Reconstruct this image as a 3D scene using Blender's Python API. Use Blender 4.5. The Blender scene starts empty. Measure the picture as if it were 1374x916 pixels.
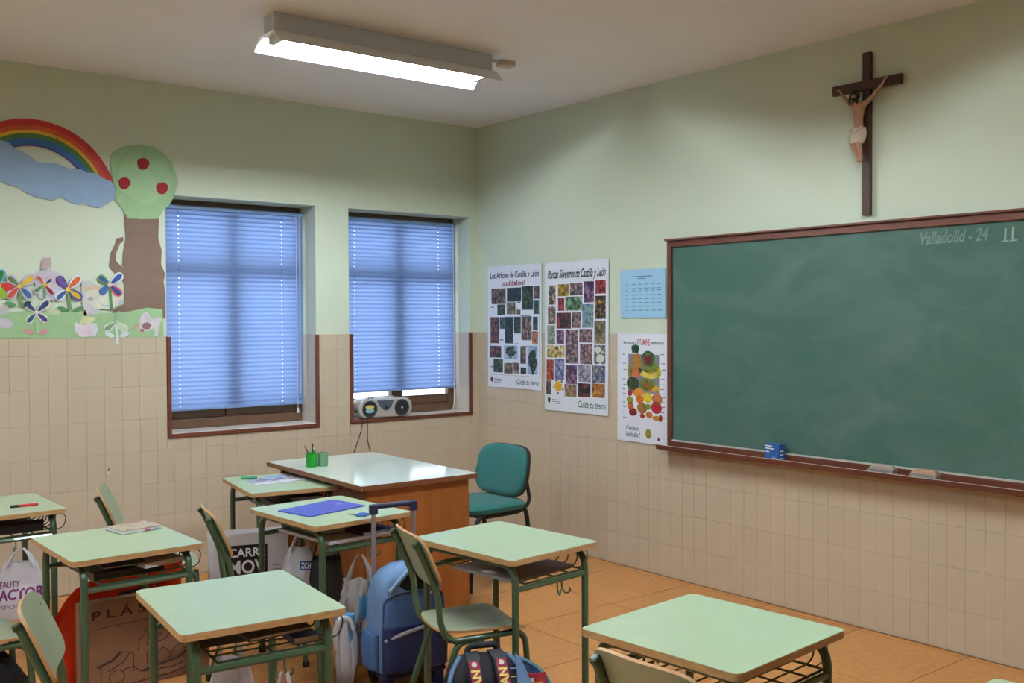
import bpy, bmesh, math, random
from mathutils import Vector, Matrix, noise
from mathutils.bvhtree import BVHTree

random.seed(7)
PI = math.pi
scene = bpy.context.scene
COL = scene.collection

# ------------------------------------------------------------------ camera
CAM = Vector((-4.6742, -6.2565, 1.6))
FPX = 1359.75
YAW, PITCH, ROLL = 0.89589154, 0.02083834, -0.00439085
_f = Vector((math.cos(YAW) * math.cos(PITCH), math.sin(YAW) * math.cos(PITCH), -math.sin(PITCH)))
_r0 = Vector((math.sin(YAW), -math.cos(YAW), 0))
_u0 = _r0.cross(_f)
_r = _r0 * math.cos(ROLL) + _u0 * math.sin(ROLL)
_u = -_r0 * math.sin(ROLL) + _u0 * math.cos(ROLL)
cam_data = bpy.data.cameras.new('camera')
cam_data.sensor_width = 36
cam_data.lens = FPX / 1374 * 36
cam_data.clip_start = 0.05
cam = bpy.data.objects.new('camera', cam_data)
COL.objects.link(cam)
M = Matrix((_r, _u, -_f)).transposed().to_4x4()
M.translation = CAM
cam.matrix_world = M
scene.camera = cam

# ------------------------------------------------------------------ world and exposure
world = bpy.data.worlds.new('overcast_sky')
scene.world = world
world.use_nodes = True
bg = world.node_tree.nodes['Background']
bg.inputs['Color'].default_value = (0.86, 0.93, 1.0, 1)
bg.inputs['Strength'].default_value = 2.2
scene.view_settings.view_transform = 'Standard'
scene.view_settings.look = 'None'
scene.view_settings.gamma = 1
scene.view_settings.use_curve_mapping = False
scene.view_settings.exposure = 0.48
TUBE_STRENGTH = 130.0


def at(px, py, x=None, y=None, z=None):
    """photograph pixel -> point on a real plane of the room (x, y or z given)"""
    d = _r * ((px - 687) / FPX) - _u * ((py - 458) / FPX) + _f
    if x is not None:
        t = (x - CAM.x) / d.x
    elif y is not None:
        t = (y - CAM.y) / d.y
    else:
        t = (z - CAM.z) / d.z
    return CAM + d * t


# ------------------------------------------------------------------ materials
def lin(c):
    return tuple(((v / 255) / 12.92) if v / 255 <= 0.04045 else (((v / 255) + 0.055) / 1.055) ** 2.4 for v in c)


MATS = {}


def mat(name, rgb, rough=0.5, metal=0.0, spec=0.5, var=0.0, noise_amt=0.0, noise_scale=20.0, bump=0.0,
        bump_scale=60.0, stretch=None, rgb2=None, coat=0.0, emit=None, alpha=None, translucent=0.0, sheen=0.0):
    if name in MATS:
        return MATS[name]
    m = bpy.data.materials.new(name)
    m.use_nodes = True
    nt = m.node_tree
    b = nt.nodes['Principled BSDF']
    c = lin(rgb)
    b.inputs['Base Color'].default_value = (*c, 1)
    b.inputs['Roughness'].default_value = rough
    b.inputs['Metallic'].default_value = metal
    b.inputs['Specular IOR Level'].default_value = spec
    b.inputs['Coat Weight'].default_value = coat
    b.inputs['Sheen Weight'].default_value = sheen
    tc = None
    if noise_amt or bump:
        tc = nt.nodes.new('ShaderNodeTexCoord')
        mp = nt.nodes.new('ShaderNodeMapping')
        nt.links.new(tc.outputs['Object'], mp.inputs['Vector'])
        if stretch:
            mp.inputs['Scale'].default_value = stretch
    src = None
    if noise_amt:
        n = nt.nodes.new('ShaderNodeTexNoise')
        n.inputs['Scale'].default_value = noise_scale
        n.inputs['Detail'].default_value = 5
        nt.links.new(mp.outputs[0], n.inputs['Vector'])
        mx = nt.nodes.new('ShaderNodeMix')
        mx.data_type = 'RGBA'
        c2 = lin(rgb2) if rgb2 else tuple(v * (1 - noise_amt) for v in c)
        mx.inputs[6].default_value = (*c, 1)
        mx.inputs[7].default_value = (*c2, 1)
        rp = nt.nodes.new('ShaderNodeMapRange')
        rp.inputs['From Min'].default_value = 0.35
        rp.inputs['From Max'].default_value = 0.65
        nt.links.new(n.outputs['Fac'], rp.inputs['Value'])
        nt.links.new(rp.outputs[0], mx.inputs[0])
        src = mx.outputs[2]
    if var:
        oi = nt.nodes.new('ShaderNodeObjectInfo')
        mr = nt.nodes.new('ShaderNodeMapRange')
        mr.inputs['To Min'].default_value = 1 - var
        mr.inputs['To Max'].default_value = 1 + var
        nt.links.new(oi.outputs['Random'], mr.inputs['Value'])
        hv = nt.nodes.new('ShaderNodeHueSaturation')
        hv.inputs['Color'].default_value = (*c, 1)
        if src:
            nt.links.new(src, hv.inputs['Color'])
        nt.links.new(mr.outputs[0], hv.inputs['Value'])
        src = hv.outputs[0]
    if src:
        nt.links.new(src, b.inputs['Base Color'])
    if bump:
        n2 = nt.nodes.new('ShaderNodeTexNoise')
        n2.inputs['Scale'].default_value = bump_scale
        n2.inputs['Detail'].default_value = 4
        nt.links.new(mp.outputs[0], n2.inputs['Vector'])
        bp = nt.nodes.new('ShaderNodeBump')
        bp.inputs['Strength'].default_value = bump
        bp.inputs['Distance'].default_value = 0.01
        nt.links.new(n2.outputs['Fac'], bp.inputs['Height'])
        nt.links.new(bp.outputs[0], b.inputs['Normal'])
    if emit:
        b.inputs['Emission Color'].default_value = (*emit[0], 1)
        b.inputs['Emission Strength'].default_value = emit[1]
    if alpha is not None:
        b.inputs['Alpha'].default_value = alpha
    if translucent:
        tr = nt.nodes.new('ShaderNodeBsdfTranslucent')
        tr.inputs['Color'].default_value = (*c, 1)
        if src:
            nt.links.new(src, tr.inputs['Color'])
        ms = nt.nodes.new('ShaderNodeMixShader')
        ms.inputs[0].default_value = translucent
        nt.links.new(b.outputs[0], ms.inputs[1])
        nt.links.new(tr.outputs[0], ms.inputs[2])
        nt.links.new(ms.outputs[0], nt.nodes['Material Output'].inputs['Surface'])
    MATS[name] = m
    return m


def wall_material(name):
    """green paint above the tiled dado, light mortar below it"""
    m = bpy.data.materials.new(name)
    m.use_nodes = True
    nt = m.node_tree
    b = nt.nodes['Principled BSDF']
    g = nt.nodes.new('ShaderNodeNewGeometry')
    sp = nt.nodes.new('ShaderNodeSeparateXYZ')
    nt.links.new(g.outputs['Position'], sp.inputs[0])
    gt = nt.nodes.new('ShaderNodeMath')
    gt.operation = 'GREATER_THAN'
    gt.inputs[1].default_value = 1.511
    nt.links.new(sp.outputs['Z'], gt.inputs[0])
    n = nt.nodes.new('ShaderNodeTexNoise')
    n.inputs['Scale'].default_value = 1.3
    n.inputs['Detail'].default_value = 4
    nt.links.new(g.outputs['Position'], n.inputs['Vector'])
    pm = nt.nodes.new('ShaderNodeMix')
    pm.data_type = 'RGBA'
    pm.inputs[6].default_value = (*lin((204, 217, 196)), 1)
    pm.inputs[7].default_value = (*lin((211, 223, 203)), 1)
    nt.links.new(n.outputs['Fac'], pm.inputs[0])
    mx = nt.nodes.new('ShaderNodeMix')
    mx.data_type = 'RGBA'
    mx.inputs[6].default_value = (*lin((196, 188, 174)), 1)
    nt.links.new(pm.outputs[2], mx.inputs[7])
    nt.links.new(gt.outputs[0], mx.inputs[0])
    nt.links.new(mx.outputs[2], b.inputs['Base Color'])
    b.inputs['Roughness'].default_value = 0.55
    n2 = nt.nodes.new('ShaderNodeTexNoise')
    n2.inputs['Scale'].default_value = 60
    nt.links.new(g.outputs['Position'], n2.inputs['Vector'])
    bp = nt.nodes.new('ShaderNodeBump')
    bp.inputs['Strength'].default_value = 0.08
    bp.inputs['Distance'].default_value = 0.01
    nt.links.new(n2.outputs['Fac'], bp.inputs['Height'])
    nt.links.new(bp.outputs[0], b.inputs['Normal'])
    return m


def photo_mat(name, cols, scale=14):
    """printed photograph: blotches of a few ink colours"""
    if name in MATS:
        return MATS[name]
    m = bpy.data.materials.new(name)
    m.use_nodes = True
    nt = m.node_tree
    b = nt.nodes['Principled BSDF']
    b.inputs['Roughness'].default_value = 0.4
    tc = nt.nodes.new('ShaderNodeTexCoord')
    oi = nt.nodes.new('ShaderNodeObjectInfo')
    ad = nt.nodes.new('ShaderNodeVectorMath')
    ad.operation = 'MULTIPLY_ADD'
    ad.inputs[1].default_value = (1, 1, 1)
    cb = nt.nodes.new('ShaderNodeCombineXYZ')
    ml = nt.nodes.new('ShaderNodeMath')
    ml.operation = 'MULTIPLY'
    ml.inputs[1].default_value = 37
    nt.links.new(oi.outputs['Random'], ml.inputs[0])
    nt.links.new(ml.outputs[0], cb.inputs[0])
    nt.links.new(ml.outputs[0], cb.inputs[2])
    nt.links.new(tc.outputs['Object'], ad.inputs[0])
    nt.links.new(cb.outputs[0], ad.inputs[2])
    n = nt.nodes.new('ShaderNodeTexNoise')
    n.inputs['Scale'].default_value = scale
    n.inputs['Detail'].default_value = 4
    nt.links.new(ad.outputs[0], n.inputs['Vector'])
    r = nt.nodes.new('ShaderNodeValToRGB')
    nt.links.new(n.outputs['Fac'], r.inputs[0])
    el = r.color_ramp.elements
    k = len(cols)
    pos = [0.34 + 0.32 * i / (k - 1) for i in range(k)]
    el[0].position, el[0].color = pos[0], (*lin(cols[0]), 1)
    el[1].position, el[1].color = pos[-1], (*lin(cols[-1]), 1)
    for i in range(1, k - 1):
        e = el.new(pos[i])
        e.color = (*lin(cols[i]), 1)
    nt.links.new(r.outputs[0], b.inputs['Base Color'])
    MATS[name] = m
    return m


# ------------------------------------------------------------------ object helpers
def link(name, me, parent=None, loc=None, rot=None, smooth=False):
    o = bpy.data.objects.new(name, me)
    COL.objects.link(o)
    if parent:
        o.parent = parent
    if loc is not None:
        o.location = loc
    if rot is not None:
        o.rotation_euler = rot
    if smooth and me:
        for p in me.polygons:
            p.use_smooth = True
    return o


def tag(o, label=None, cat=None, group=None, kind=None):
    if label:
        o['label'] = label
    if cat:
        o['category'] = cat
    if group:
        o['group'] = group
    if kind:
        o['kind'] = kind
    return o


def thing(name, label, cat, loc=(0, 0, 0), rz=0, group=None, kind=None):
    o = link(name, None, None, loc, (0, 0, rz))
    o.empty_display_size = 0.05
    return tag(o, label, cat, group, kind)


def copy_tree(o, parent=None):
    c = o.copy()
    COL.objects.link(c)
    c.parent = parent
    for ch in list(o.children):
        copy_tree(ch, c)
    return c


class MB:
    def __init__(self):
        self.v, self.f = [], []

    def add(self, vs, fs):
        k = len(self.v)
        self.v += [Vector(v) for v in vs]
        self.f += [[i + k for i in f] for f in fs]
        return self

    def box(self, a, b, mtx=None):
        x0, y0, z0 = a
        x1, y1, z1 = b
        vs = [(x0, y0, z0), (x1, y0, z0), (x1, y1, z0), (x0, y1, z0), (x0, y0, z1), (x1, y0, z1), (x1, y1, z1), (x0, y1, z1)]
        vs = [Vector(v) for v in vs]
        if mtx:
            vs = [mtx @ v for v in vs]
        return self.add(vs, [[0, 3, 2, 1], [4, 5, 6, 7], [0, 1, 5, 4], [1, 2, 6, 5], [2, 3, 7, 6], [3, 0, 4, 7]])

    def tube(self, pts, r, n=10, fillet=0.0, closed=False, cap=True, flat=1.0, arc=6):
        pts = [Vector(p) for p in pts]
        if fillet:
            q = [pts[0]]
            for i in range(1, len(pts) - 1):
                a, b, c = pts[i - 1], pts[i], pts[i + 1]
                d1, d2 = (a - b), (c - b)
                rr = min(fillet, d1.length * 0.48, d2.length * 0.48)
                p1, p2 = b + d1.normalized() * rr, b + d2.normalized() * rr
                for k in range(arc + 1):
                    t = k / arc
                    q.append(p1 * (1 - t) ** 2 + b * 2 * t * (1 - t) + p2 * t * t)
            q.append(pts[-1])
            pts = q
        rad = r if isinstance(r, (list, tuple)) else [r] * len(pts)
        if isinstance(r, (list, tuple)) and len(r) != len(pts):
            rad = [r[0] + (r[-1] - r[0]) * i / (len(pts) - 1) for i in range(len(pts))]
        vs, fs = [], []
        m = len(pts)
        up = None
        for i, p in enumerate(pts):
            if closed:
                t = (pts[(i + 1) % m] - pts[i - 1])
            else:
                t = (pts[min(i + 1, m - 1)] - pts[max(i - 1, 0)])
            t.normalize()
            if up is None:
                up = Vector((0, 0, 1)) if abs(t.z) < 0.9 else Vector((1, 0, 0))
            up = (up - t * up.dot(t)).normalized()
            s = t.cross(up)
            for k in range(n):
                a = 2 * PI * k / n
                vs.append(p + (up * math.cos(a) * flat + s * math.sin(a)) * rad[i])
        for i in range(m if closed else m - 1):
            j = (i + 1) % m
            for k in range(n):
                l = (k + 1) % n
                fs.append([i * n + k, i * n + l, j * n + l, j * n + k])
        if cap and not closed:
            fs.append(list(range(n))[::-1])
            fs.append([(m - 1) * n + k for k in range(n)])
        return self.add(vs, fs)

    def lathe(self, prof, n=24, mtx=None, cap=True):
        vs, fs = [], []
        for r, z in prof:
            for k in range(n):
                a = 2 * PI * k / n
                v = Vector((r * math.cos(a), r * math.sin(a), z))
                vs.append(mtx @ v if mtx else v)
        for i in range(len(prof) - 1):
            for k in range(n):
                l = (k + 1) % n
                fs.append([i * n + k, i * n + l, (i + 1) * n + l, (i + 1) * n + k])
        if cap:
            fs.append(list(range(n))[::-1])
            fs.append([(len(prof) - 1) * n + k for k in range(n)])
        return self.add(vs, fs)

    def prism(self, poly, d0, d1, fr):
        """2d polygon (u,v) extruded from depth d0 to d1; fr(u,v,d)->Vector"""
        n = len(poly)
        area = sum(poly[i][0] * poly[(i + 1) % n][1] - poly[(i + 1) % n][0] * poly[i][1] for i in range(n))
        if area < 0:
            poly = poly[::-1]
        vs = [fr(u, v, d0) for u, v in poly] + [fr(u, v, d1) for u, v in poly]
        fs = [list(range(n))[::-1], list(range(n, 2 * n))]
        for i in range(n):
            j = (i + 1) % n
            fs.append([i, j, n + j, n + i])
        return self.add(vs, fs)

    def loft(self, levels, n=32, p=3.0, cap=True, crease=None, mtx=None):
        """levels: (z, cx, cy, hx, hy[, p]) superellipse rings; crease=(amp, freq, seed)"""
        vs, fs = [], []
        for L in levels:
            z, cx, cy, hx, hy = L[:5]
            pp = L[5] if len(L) > 5 else p
            for k in range(n):
                a = 2 * PI * k / n
                c, s_ = math.cos(a), math.sin(a)
                x = math.copysign(abs(c) ** (2 / pp), c) * hx
                y = math.copysign(abs(s_) ** (2 / pp), s_) * hy
                v = Vector((cx + x, cy + y, z))
                if crease:
                    am, fq, sd = crease
                    nv = noise.fractal(Vector((c * fq + sd, s_ * fq, z * fq * 2.2 + sd)), 1.0, 2.0, 3)
                    dv = Vector((x, y, 0))
                    if dv.length > 1e-5:
                        v += dv.normalized() * nv * am
                    v.z += noise.noise(Vector((c * 2 + sd, s_ * 2, z * 6))) * am * 0.6
                vs.append(mtx @ v if mtx else v)
        for i in range(len(levels) - 1):
            for k in range(n):
                l = (k + 1) % n
                fs.append([i * n + k, i * n + l, (i + 1) * n + l, (i + 1) * n + k])
        if cap:
            fs.append(list(range(n))[::-1])
            fs.append([(len(levels) - 1) * n + k for k in range(n)])
        return self.add(vs, fs)

    def mesh(self, name, mats, smooth=False, bevel=0.0, seg=2, auto=40, recalc=False):
        me = bpy.data.meshes.new(name)
        me.from_pydata([tuple(v) for v in self.v], [], self.f)
        me.update()
        if bevel or recalc:
            bm = bmesh.new()
            bm.from_mesh(me)
            if recalc:
                bmesh.ops.recalc_face_normals(bm, faces=bm.faces)
            if bevel:
                eds = [e for e in bm.edges if len(e.link_faces) == 2 and e.calc_face_angle(0) > math.radians(30)]
                bmesh.ops.bevel(bm, geom=eds, offset=bevel, segments=seg, profile=0.6, affect='EDGES', clamp_overlap=True)
            bm.to_mesh(me)
            bm.free()
        for m in (mats if isinstance(mats, (list, tuple)) else [mats]):
            me.materials.append(m)
        if smooth:
            me.polygons.foreach_set('use_smooth', [True] * len(me.polygons))
            try:
                me.set_sharp_from_angle(angle=math.radians(auto))
            except Exception:
                pass
        return me

    def build(self, name, m, parent=None, smooth=False, bevel=0.0, seg=2, loc=None, rot=None, auto=40, recalc=False):
        return link(name, self.mesh(name, m, smooth, bevel, seg, auto, recalc), parent, loc, rot)


def fr_left(d_out=0.0):
    """wall with the windows: u = x, v = z, d = distance off the wall into the room"""
    return lambda u, v, d: Vector((u, -d, v))


def fr_right(u, v, d):
    """blackboard wall: u = -y"""
    return Vector((-d, -u, v))


FL = fr_left()
FR = fr_right

_fontcache = {}


def text_verts(s, shear=0.0, bold=0.0):
    key = (s, shear, bold)
    if key in _fontcache:
        return _fontcache[key]
    c = bpy.data.curves.new('txt', 'FONT')
    c.body = s
    c.shear = shear
    c.offset = bold
    c.resolution_u = 3
    o = bpy.data.objects.new('txt', c)
    COL.objects.link(o)
    dg = bpy.context.evaluated_depsgraph_get()
    me = bpy.data.meshes.new_from_object(o.evaluated_get(dg))
    vs = [v.co.copy() for v in me.vertices]
    fs = [list(p.vertices) for p in me.polygons]
    bpy.data.objects.remove(o)
    bpy.data.curves.remove(c)
    bpy.data.meshes.remove(me)
    x0, x1 = min(v.x for v in vs), max(v.x for v in vs)
    y0, y1 = min(v.y for v in vs), max(v.y for v in vs)
    vs = [((v.x - x0) / max(x1 - x0, 1e-6), (v.y - y0) / max(y1 - y0, 1e-6)) for v in vs]
    _fontcache[key] = (vs, fs)
    return vs, fs


def text_obj(name, s, fr, u0, v0, w, h, d, m, parent, shear=0.0, slope=0.0):
    """lettering printed flat on a surface, box (u0,v0)-(u0+w,v0+h)"""
    vs, fs = text_verts(s, shear, 0.02)
    mb = MB()
    mb.add([fr(u0 + u * w, v0 + v * h + slope * u, d) for u, v in vs], fs)
    return mb.build(name, m, parent)


def ellipse(cu, cv, ru, rv, n=20, ang=0.0, wob=0.0, seed=0):
    out = []
    for k in range(n):
        a = 2 * PI * k / n
        w = 1 + wob * noise.noise(Vector((math.cos(a) * 1.7 + seed * 3.1, math.sin(a) * 1.7, seed)))
        x, y = math.cos(a) * ru * w, math.sin(a) * rv * w
        out.append((cu + x * math.cos(ang) - y * math.sin(ang), cv + x * math.sin(ang) + y * math.cos(ang)))
    return out


# materials used in many places
M_paint = wall_material('wall_paint')
M_ceil = mat('ceiling_paint', (240, 239, 241), 0.6, noise_amt=0.03, noise_scale=2)
M_tile = mat('beige_tile', (202, 188, 164), 0.28, var=0.02, noise_amt=0.035, noise_scale=9, bump=0.03, bump_scale=25)
M_floor = mat('terracotta_tile', (206, 143, 80), 0.32, var=0.03, noise_amt=0.16, noise_scale=30, bump=0.02, bump_scale=90)
M_grout = mat('floor_joint', (140, 88, 48), 0.8)
M_trim = mat('trim_wood', (112, 62, 42), 0.4, noise_amt=0.25, noise_scale=10, stretch=(1, 1, 0.2))
M_frame = mat('window_wood', (104, 74, 52), 0.45, noise_amt=0.25, noise_scale=14, stretch=(0.3, 1, 1))
M_sill = mat('sill_white', (220, 215, 210), 0.2)
M_lam = mat('green_laminate', (176, 199, 164), 0.3, noise_amt=0.05, noise_scale=8, var=0.02)
M_beech = mat('beech_edge', (205, 165, 115), 0.45, noise_amt=0.2, noise_scale=25, stretch=(1, 1, 4))
M_green = mat('green_enamel', (66, 92, 66), 0.28, coat=0.3)
M_greend = mat('green_wire', (52, 74, 50), 0.35)
M_black = mat('black_plastic', (22, 22, 24), 0.45)
M_white = mat('white_paper', (236, 238, 240), 0.6)
M_ink = mat('black_ink', (28, 28, 32), 0.6)

# ------------------------------------------------------------------ room shell
H = 3.075
XW, YW = -7.2, -8.2          # far sides of the room, behind the camera
WINS = [(-2.415, -1.385), (-1.128, -0.080)]
WZ0, WZ1 = 0.893, 2.390
RD = 0.27                    # reveal depth

f = MB().box((XW, YW, -0.12), (0.3, 0.3, -0.006)).build('floor', M_grout)
tag(f, 'terracotta orange floor of large square tiles', 'floor', kind='structure')
FX, FY = 0.635, 0.575
fme = {}
i = 0
xs = [-0.055 - FX * k for k in range(-1, 13)]
ys = [-1.585 + FY * 2 - FY * k for k in range(-1, 18)]
xs = [min(0.0, x) for x in xs if x > XW] + [XW]
ys = [min(0.0, y) for y in ys if y > YW] + [YW]
xs = sorted(set(xs)); ys = sorted(set(ys))
for a in range(len(xs) - 1):
    for b in range(len(ys) - 1):
        w, h = xs[a + 1] - xs[a], ys[b + 1] - ys[b]
        if w < 0.02 or h < 0.02:
            continue
        key = (round(w, 3), round(h, 3))
        if key not in fme:
            g, bv = 0.0015, 0.002
            mb = MB()
            mb.add([(g, g, -0.006), (w - g, g, -0.006), (w - g, h - g, -0.006), (g, h - g, -0.006),
                    (g + bv, g + bv, 0), (w - g - bv, g + bv, 0), (w - g - bv, h - g - bv, 0), (g + bv, h - g - bv, 0)],
                   [[4, 5, 6, 7], [0, 1, 5, 4], [1, 2, 6, 5], [2, 3, 7, 6], [3, 0, 4, 7]])
            fme[key] = mb.mesh('floor_tile', M_floor)
        link('floor_tile', fme[key], f, (xs[a], ys[b], 0))

c = MB().box((XW, YW, H), (0.3, 0.3, H + 0.15)).build('ceiling', M_ceil)
tag(c, 'plain white plaster ceiling', 'ceiling', kind='structure')

wl = MB()
xa, xb, xc, xd = WINS[0][0], WINS[0][1], WINS[1][0], WINS[1][1]
for x0, x1 in ((XW, xa), (xb, xc), (xd, 0.0)):
    wl.box((x0, 0, 0), (x1, 0.32, H))
for x0, x1 in WINS:
    wl.box((x0, 0, 0), (x1, 0.32, WZ0))
    wl.box((x0, 0, WZ1), (x1, 0.32, H))
wall_l = wl.build('wall_left', M_paint)
tag(wall_l, 'window wall, pale green paint above beige tiled dado', 'wall', kind='structure')
wall_r = MB().box((0, YW, 0), (0.3, 0.32, H)).build('wall_right', M_paint)
tag(wall_r, 'blackboard wall, pale green paint above beige tiled dado', 'wall', kind='structure')
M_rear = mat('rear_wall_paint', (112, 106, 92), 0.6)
wb = MB().box((XW, YW - 0.3, 0), (0.3, YW, H)).build('wall_back', M_rear)
tag(wb, 'rear classroom wall facing the windows', 'wall', kind='structure')
ws = MB().box((XW - 0.3, YW - 0.3, 0), (XW, 0.32, H)).build('wall_side', M_rear)
tag(ws, 'classroom wall facing the blackboard', 'wall', kind='structure')

# --- wall tiles
ROWS = [(0.004, 0.206)] + [(0.206 + 0.2 * k, 0.406 + 0.2 * k) for k in range(6)] + [(1.406, 1.510)]


def subtract(rect, hole):
    x0, x1, z0, z1 = rect
    a0, a1, b0, b1 = hole
    if x1 <= a0 or x0 >= a1 or z1 <= b0 or z0 >= b1:
        return [rect]
    out = []
    if x0 < a0:
        out.append((x0, a0, z0, z1))
    if x1 > a1:
        out.append((a1, x1, z0, z1))
    if z0 < b0:
        out.append((max(x0, a0), min(x1, a1), z0, b0))
    return out


tile_me = {}


def tile_mesh(w, h):
    key = (round(w, 3), round(h, 3))
    if key not in tile_me:
        g, bv, t = 0.0001, 0.0005, 0.007
        vs = [(g, 0, g), (w - g, 0, g), (w - g, 0, h - g), (g, 0, h - g),
              (g + bv, -t, g + bv), (w - g - bv, -t, g + bv), (w - g - bv, -t, h - g - bv), (g + bv, -t, h - g - bv)]
        tile_me[key] = MB().add(vs, [[4, 5, 6, 7], [0, 1, 5, 4], [1, 2, 6, 5], [2, 3, 7, 6], [3, 0, 4, 7]]).mesh('wall_tile', M_tile)
    return tile_me[key]


def lay_tiles(wall, edges, holes, place, rotz, near, hidden):
    rest = MB()
    count = 0
    for i in range(len(edges) - 1):
        for z0, z1 in ROWS:
            rects = [(edges[i], edges[i + 1], z0, z1)]
            for hole in holes:
                rects = [r for q in rects for r in subtract(q, hole)]
            for x0, x1, a, b in rects:
                if x1 - x0 < 0.006 or b - a < 0.006:
                    continue
                if near(x0, x1) and not hidden(x0, x1, a, b) and count < 300:
                    o = link('wall_tile', tile_mesh(x1 - x0, b - a), wall, place(x0, a), (0, 0, rotz))
                    count += 1
                else:
                    mt = Matrix.Translation(place(x0, a)) @ Matrix.Rotation(rotz, 4, 'Z')
                    me = tile_mesh(x1 - x0, b - a)
                    rest.add([mt @ v.co for v in me.vertices], [list(p.vertices) for p in me.polygons])
    if rest.v:
        o = rest.build('wall_tiles', M_tile, wall)
        o['kind'] = 'stuff'


ed = sorted([min(0.0, -3.318 + 0.1044 * k) for k in range(-37, 33) if -3.318 + 0.1044 * k < 0.03])
ed = [e for e in ed if e > XW]
holes_l = [(-2.420, -1.368, 0.873, 3), (-1.131, -0.066, 0.878, 3)]
lay_tiles(wall_l, ed, holes_l, lambda x, z: Vector((x, 0, z)), 0, lambda a, b: b > -3.46, lambda *q: False)
er = sorted(set([0.0] + [3.675 - 0.0936 * k for k in range(0, 40) if 3.675 - 0.0936 * k > 0.02] + [3.675 + 0.0936 * k for k in range(1, 46)]))
er = [e for e in er if e < -YW]
lay_tiles(wall_r, er, [], lambda u, z: Vector((0, -u, z)), -PI / 2, lambda a, b: a < 4.15,
          lambda a, b, z0, z1: a > 2.0 and z0 > 0.79)
# plain dado band on the two walls behind the camera
for wname, a, b in ((wb, (XW, YW, 0.004), (0, YW + 0.007, 1.51)), (ws, (XW, YW + 0.01, 0.004), (XW + 0.007, -0.01, 1.51))):
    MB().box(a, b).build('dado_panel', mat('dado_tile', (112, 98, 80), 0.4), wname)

# ------------------------------------------------------------------ windows
M_glass = bpy.data.materials.new('window_glass')
M_glass.use_nodes = True
_nt = M_glass.node_tree
_nt.nodes.remove(_nt.nodes['Principled BSDF'])
_t = _nt.nodes.new('ShaderNodeBsdfTransparent')
_g = _nt.nodes.new('ShaderNodeBsdfGlossy')
_g.inputs['Roughness'].default_value = 0.02
_m = _nt.nodes.new('ShaderNodeMixShader')
_m.inputs[0].default_value = 0.07
_nt.links.new(_t.outputs[0], _m.inputs[1])
_nt.links.new(_g.outputs[0], _m.inputs[2])
_nt.links.new(_m.outputs[0], _nt.nodes['Material Output'].inputs['Surface'])

for k, (x0, x1) in enumerate(WINS):
    w = thing('window_%d' % (k + 1), 'brown wooden casement window set back %s' % ('beside the paper tree' if k == 0 else 'behind the radio, near the corner'), 'window', kind='structure')
    fy0, fy1 = 0.215, 0.262
    fb = 0.055
    zb = WZ0 + 0.012
    xm = (x0 + x1) / 2
    zt = 1.935
    MB().box((x0, fy0, zb), (x0 + fb, fy1, WZ1)).build('frame_post', M_frame, w, bevel=0.004)
    MB().box((x1 - fb, fy0, zb), (x1, fy1, WZ1)).build('frame_post', M_frame, w, bevel=0.004)
    MB().box((x0 + fb, fy0, WZ1 - 0.09), (x1 - fb, fy1, WZ1)).build('frame_head', M_frame, w, bevel=0.004)
    MB().box((x0 + fb, fy0 - 0.012, zb), (x1 - fb, fy1, zb + 0.062)).build('frame_bottom', M_frame, w, bevel=0.004)
    MB().box((x0 + fb, fy0, zt - 0.04), (x1 - fb, fy1, zt + 0.04)).build('transom', M_frame, w, bevel=0.004)
    MB().box((xm - 0.048, fy0 - 0.006, zb + 0.062), (xm + 0.048, fy1, zt - 0.04)).build('meeting_stile', M_frame, w, bevel=0.004)
    MB().box((xm - 0.035, fy0, zt + 0.04), (xm + 0.035, fy1, WZ1 - 0.09)).build('mullion', M_frame, w, bevel=0.004)
    for a, b in ((x0 + fb, xm - 0.048), (xm + 0.048, x1 - fb)):
        MB().box((a, fy0 + 0.004, zb + 0.062), (b, fy1 - 0.004, zb + 0.128)).build('sash_rail', M_frame, w, bevel=0.006)
        MB().box((a, fy0 + 0.02, zb + 0.128), (b, fy0 + 0.024, zt - 0.04)).build('pane', M_glass, w)
    for a, b in ((x0 + fb, xm - 0.035), (xm + 0.035, x1 - fb)):
        MB().box((a, fy0 + 0.02, zt + 0.04), (b, fy0 + 0.024, WZ1 - 0.09)).build('pane', M_glass, w)
    MB().box((x0 + 0.002, -0.004, WZ0), (x1 - 0.002, fy0 + 0.03, WZ0 + 0.012)).build('window_sill', M_sill, w, bevel=0.002)

    t = thing('trim_%d' % (k + 1), 'dark brown wooden moulding around the lower part of the %s' % ('window beside the paper tree' if k == 0 else 'window with the radio'), 'trim', kind='structure')
    o0, o1, oz = (-2.418, -1.370, 0.875) if k == 0 else (-1.129, -0.068, 0.880)
    for a, b in (((o0, -0.018, oz), (o0 + 0.024, 0.004, 1.509)), ((o1 - 0.024, -0.018, oz), (o1, 0.004, 1.509)),
                 ((o0 + 0.024, -0.018, oz), (o1 - 0.024, 0.004, oz + 0.026))):
        MB().box(a, b).build('board', M_trim, t, bevel=0.004)

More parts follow.
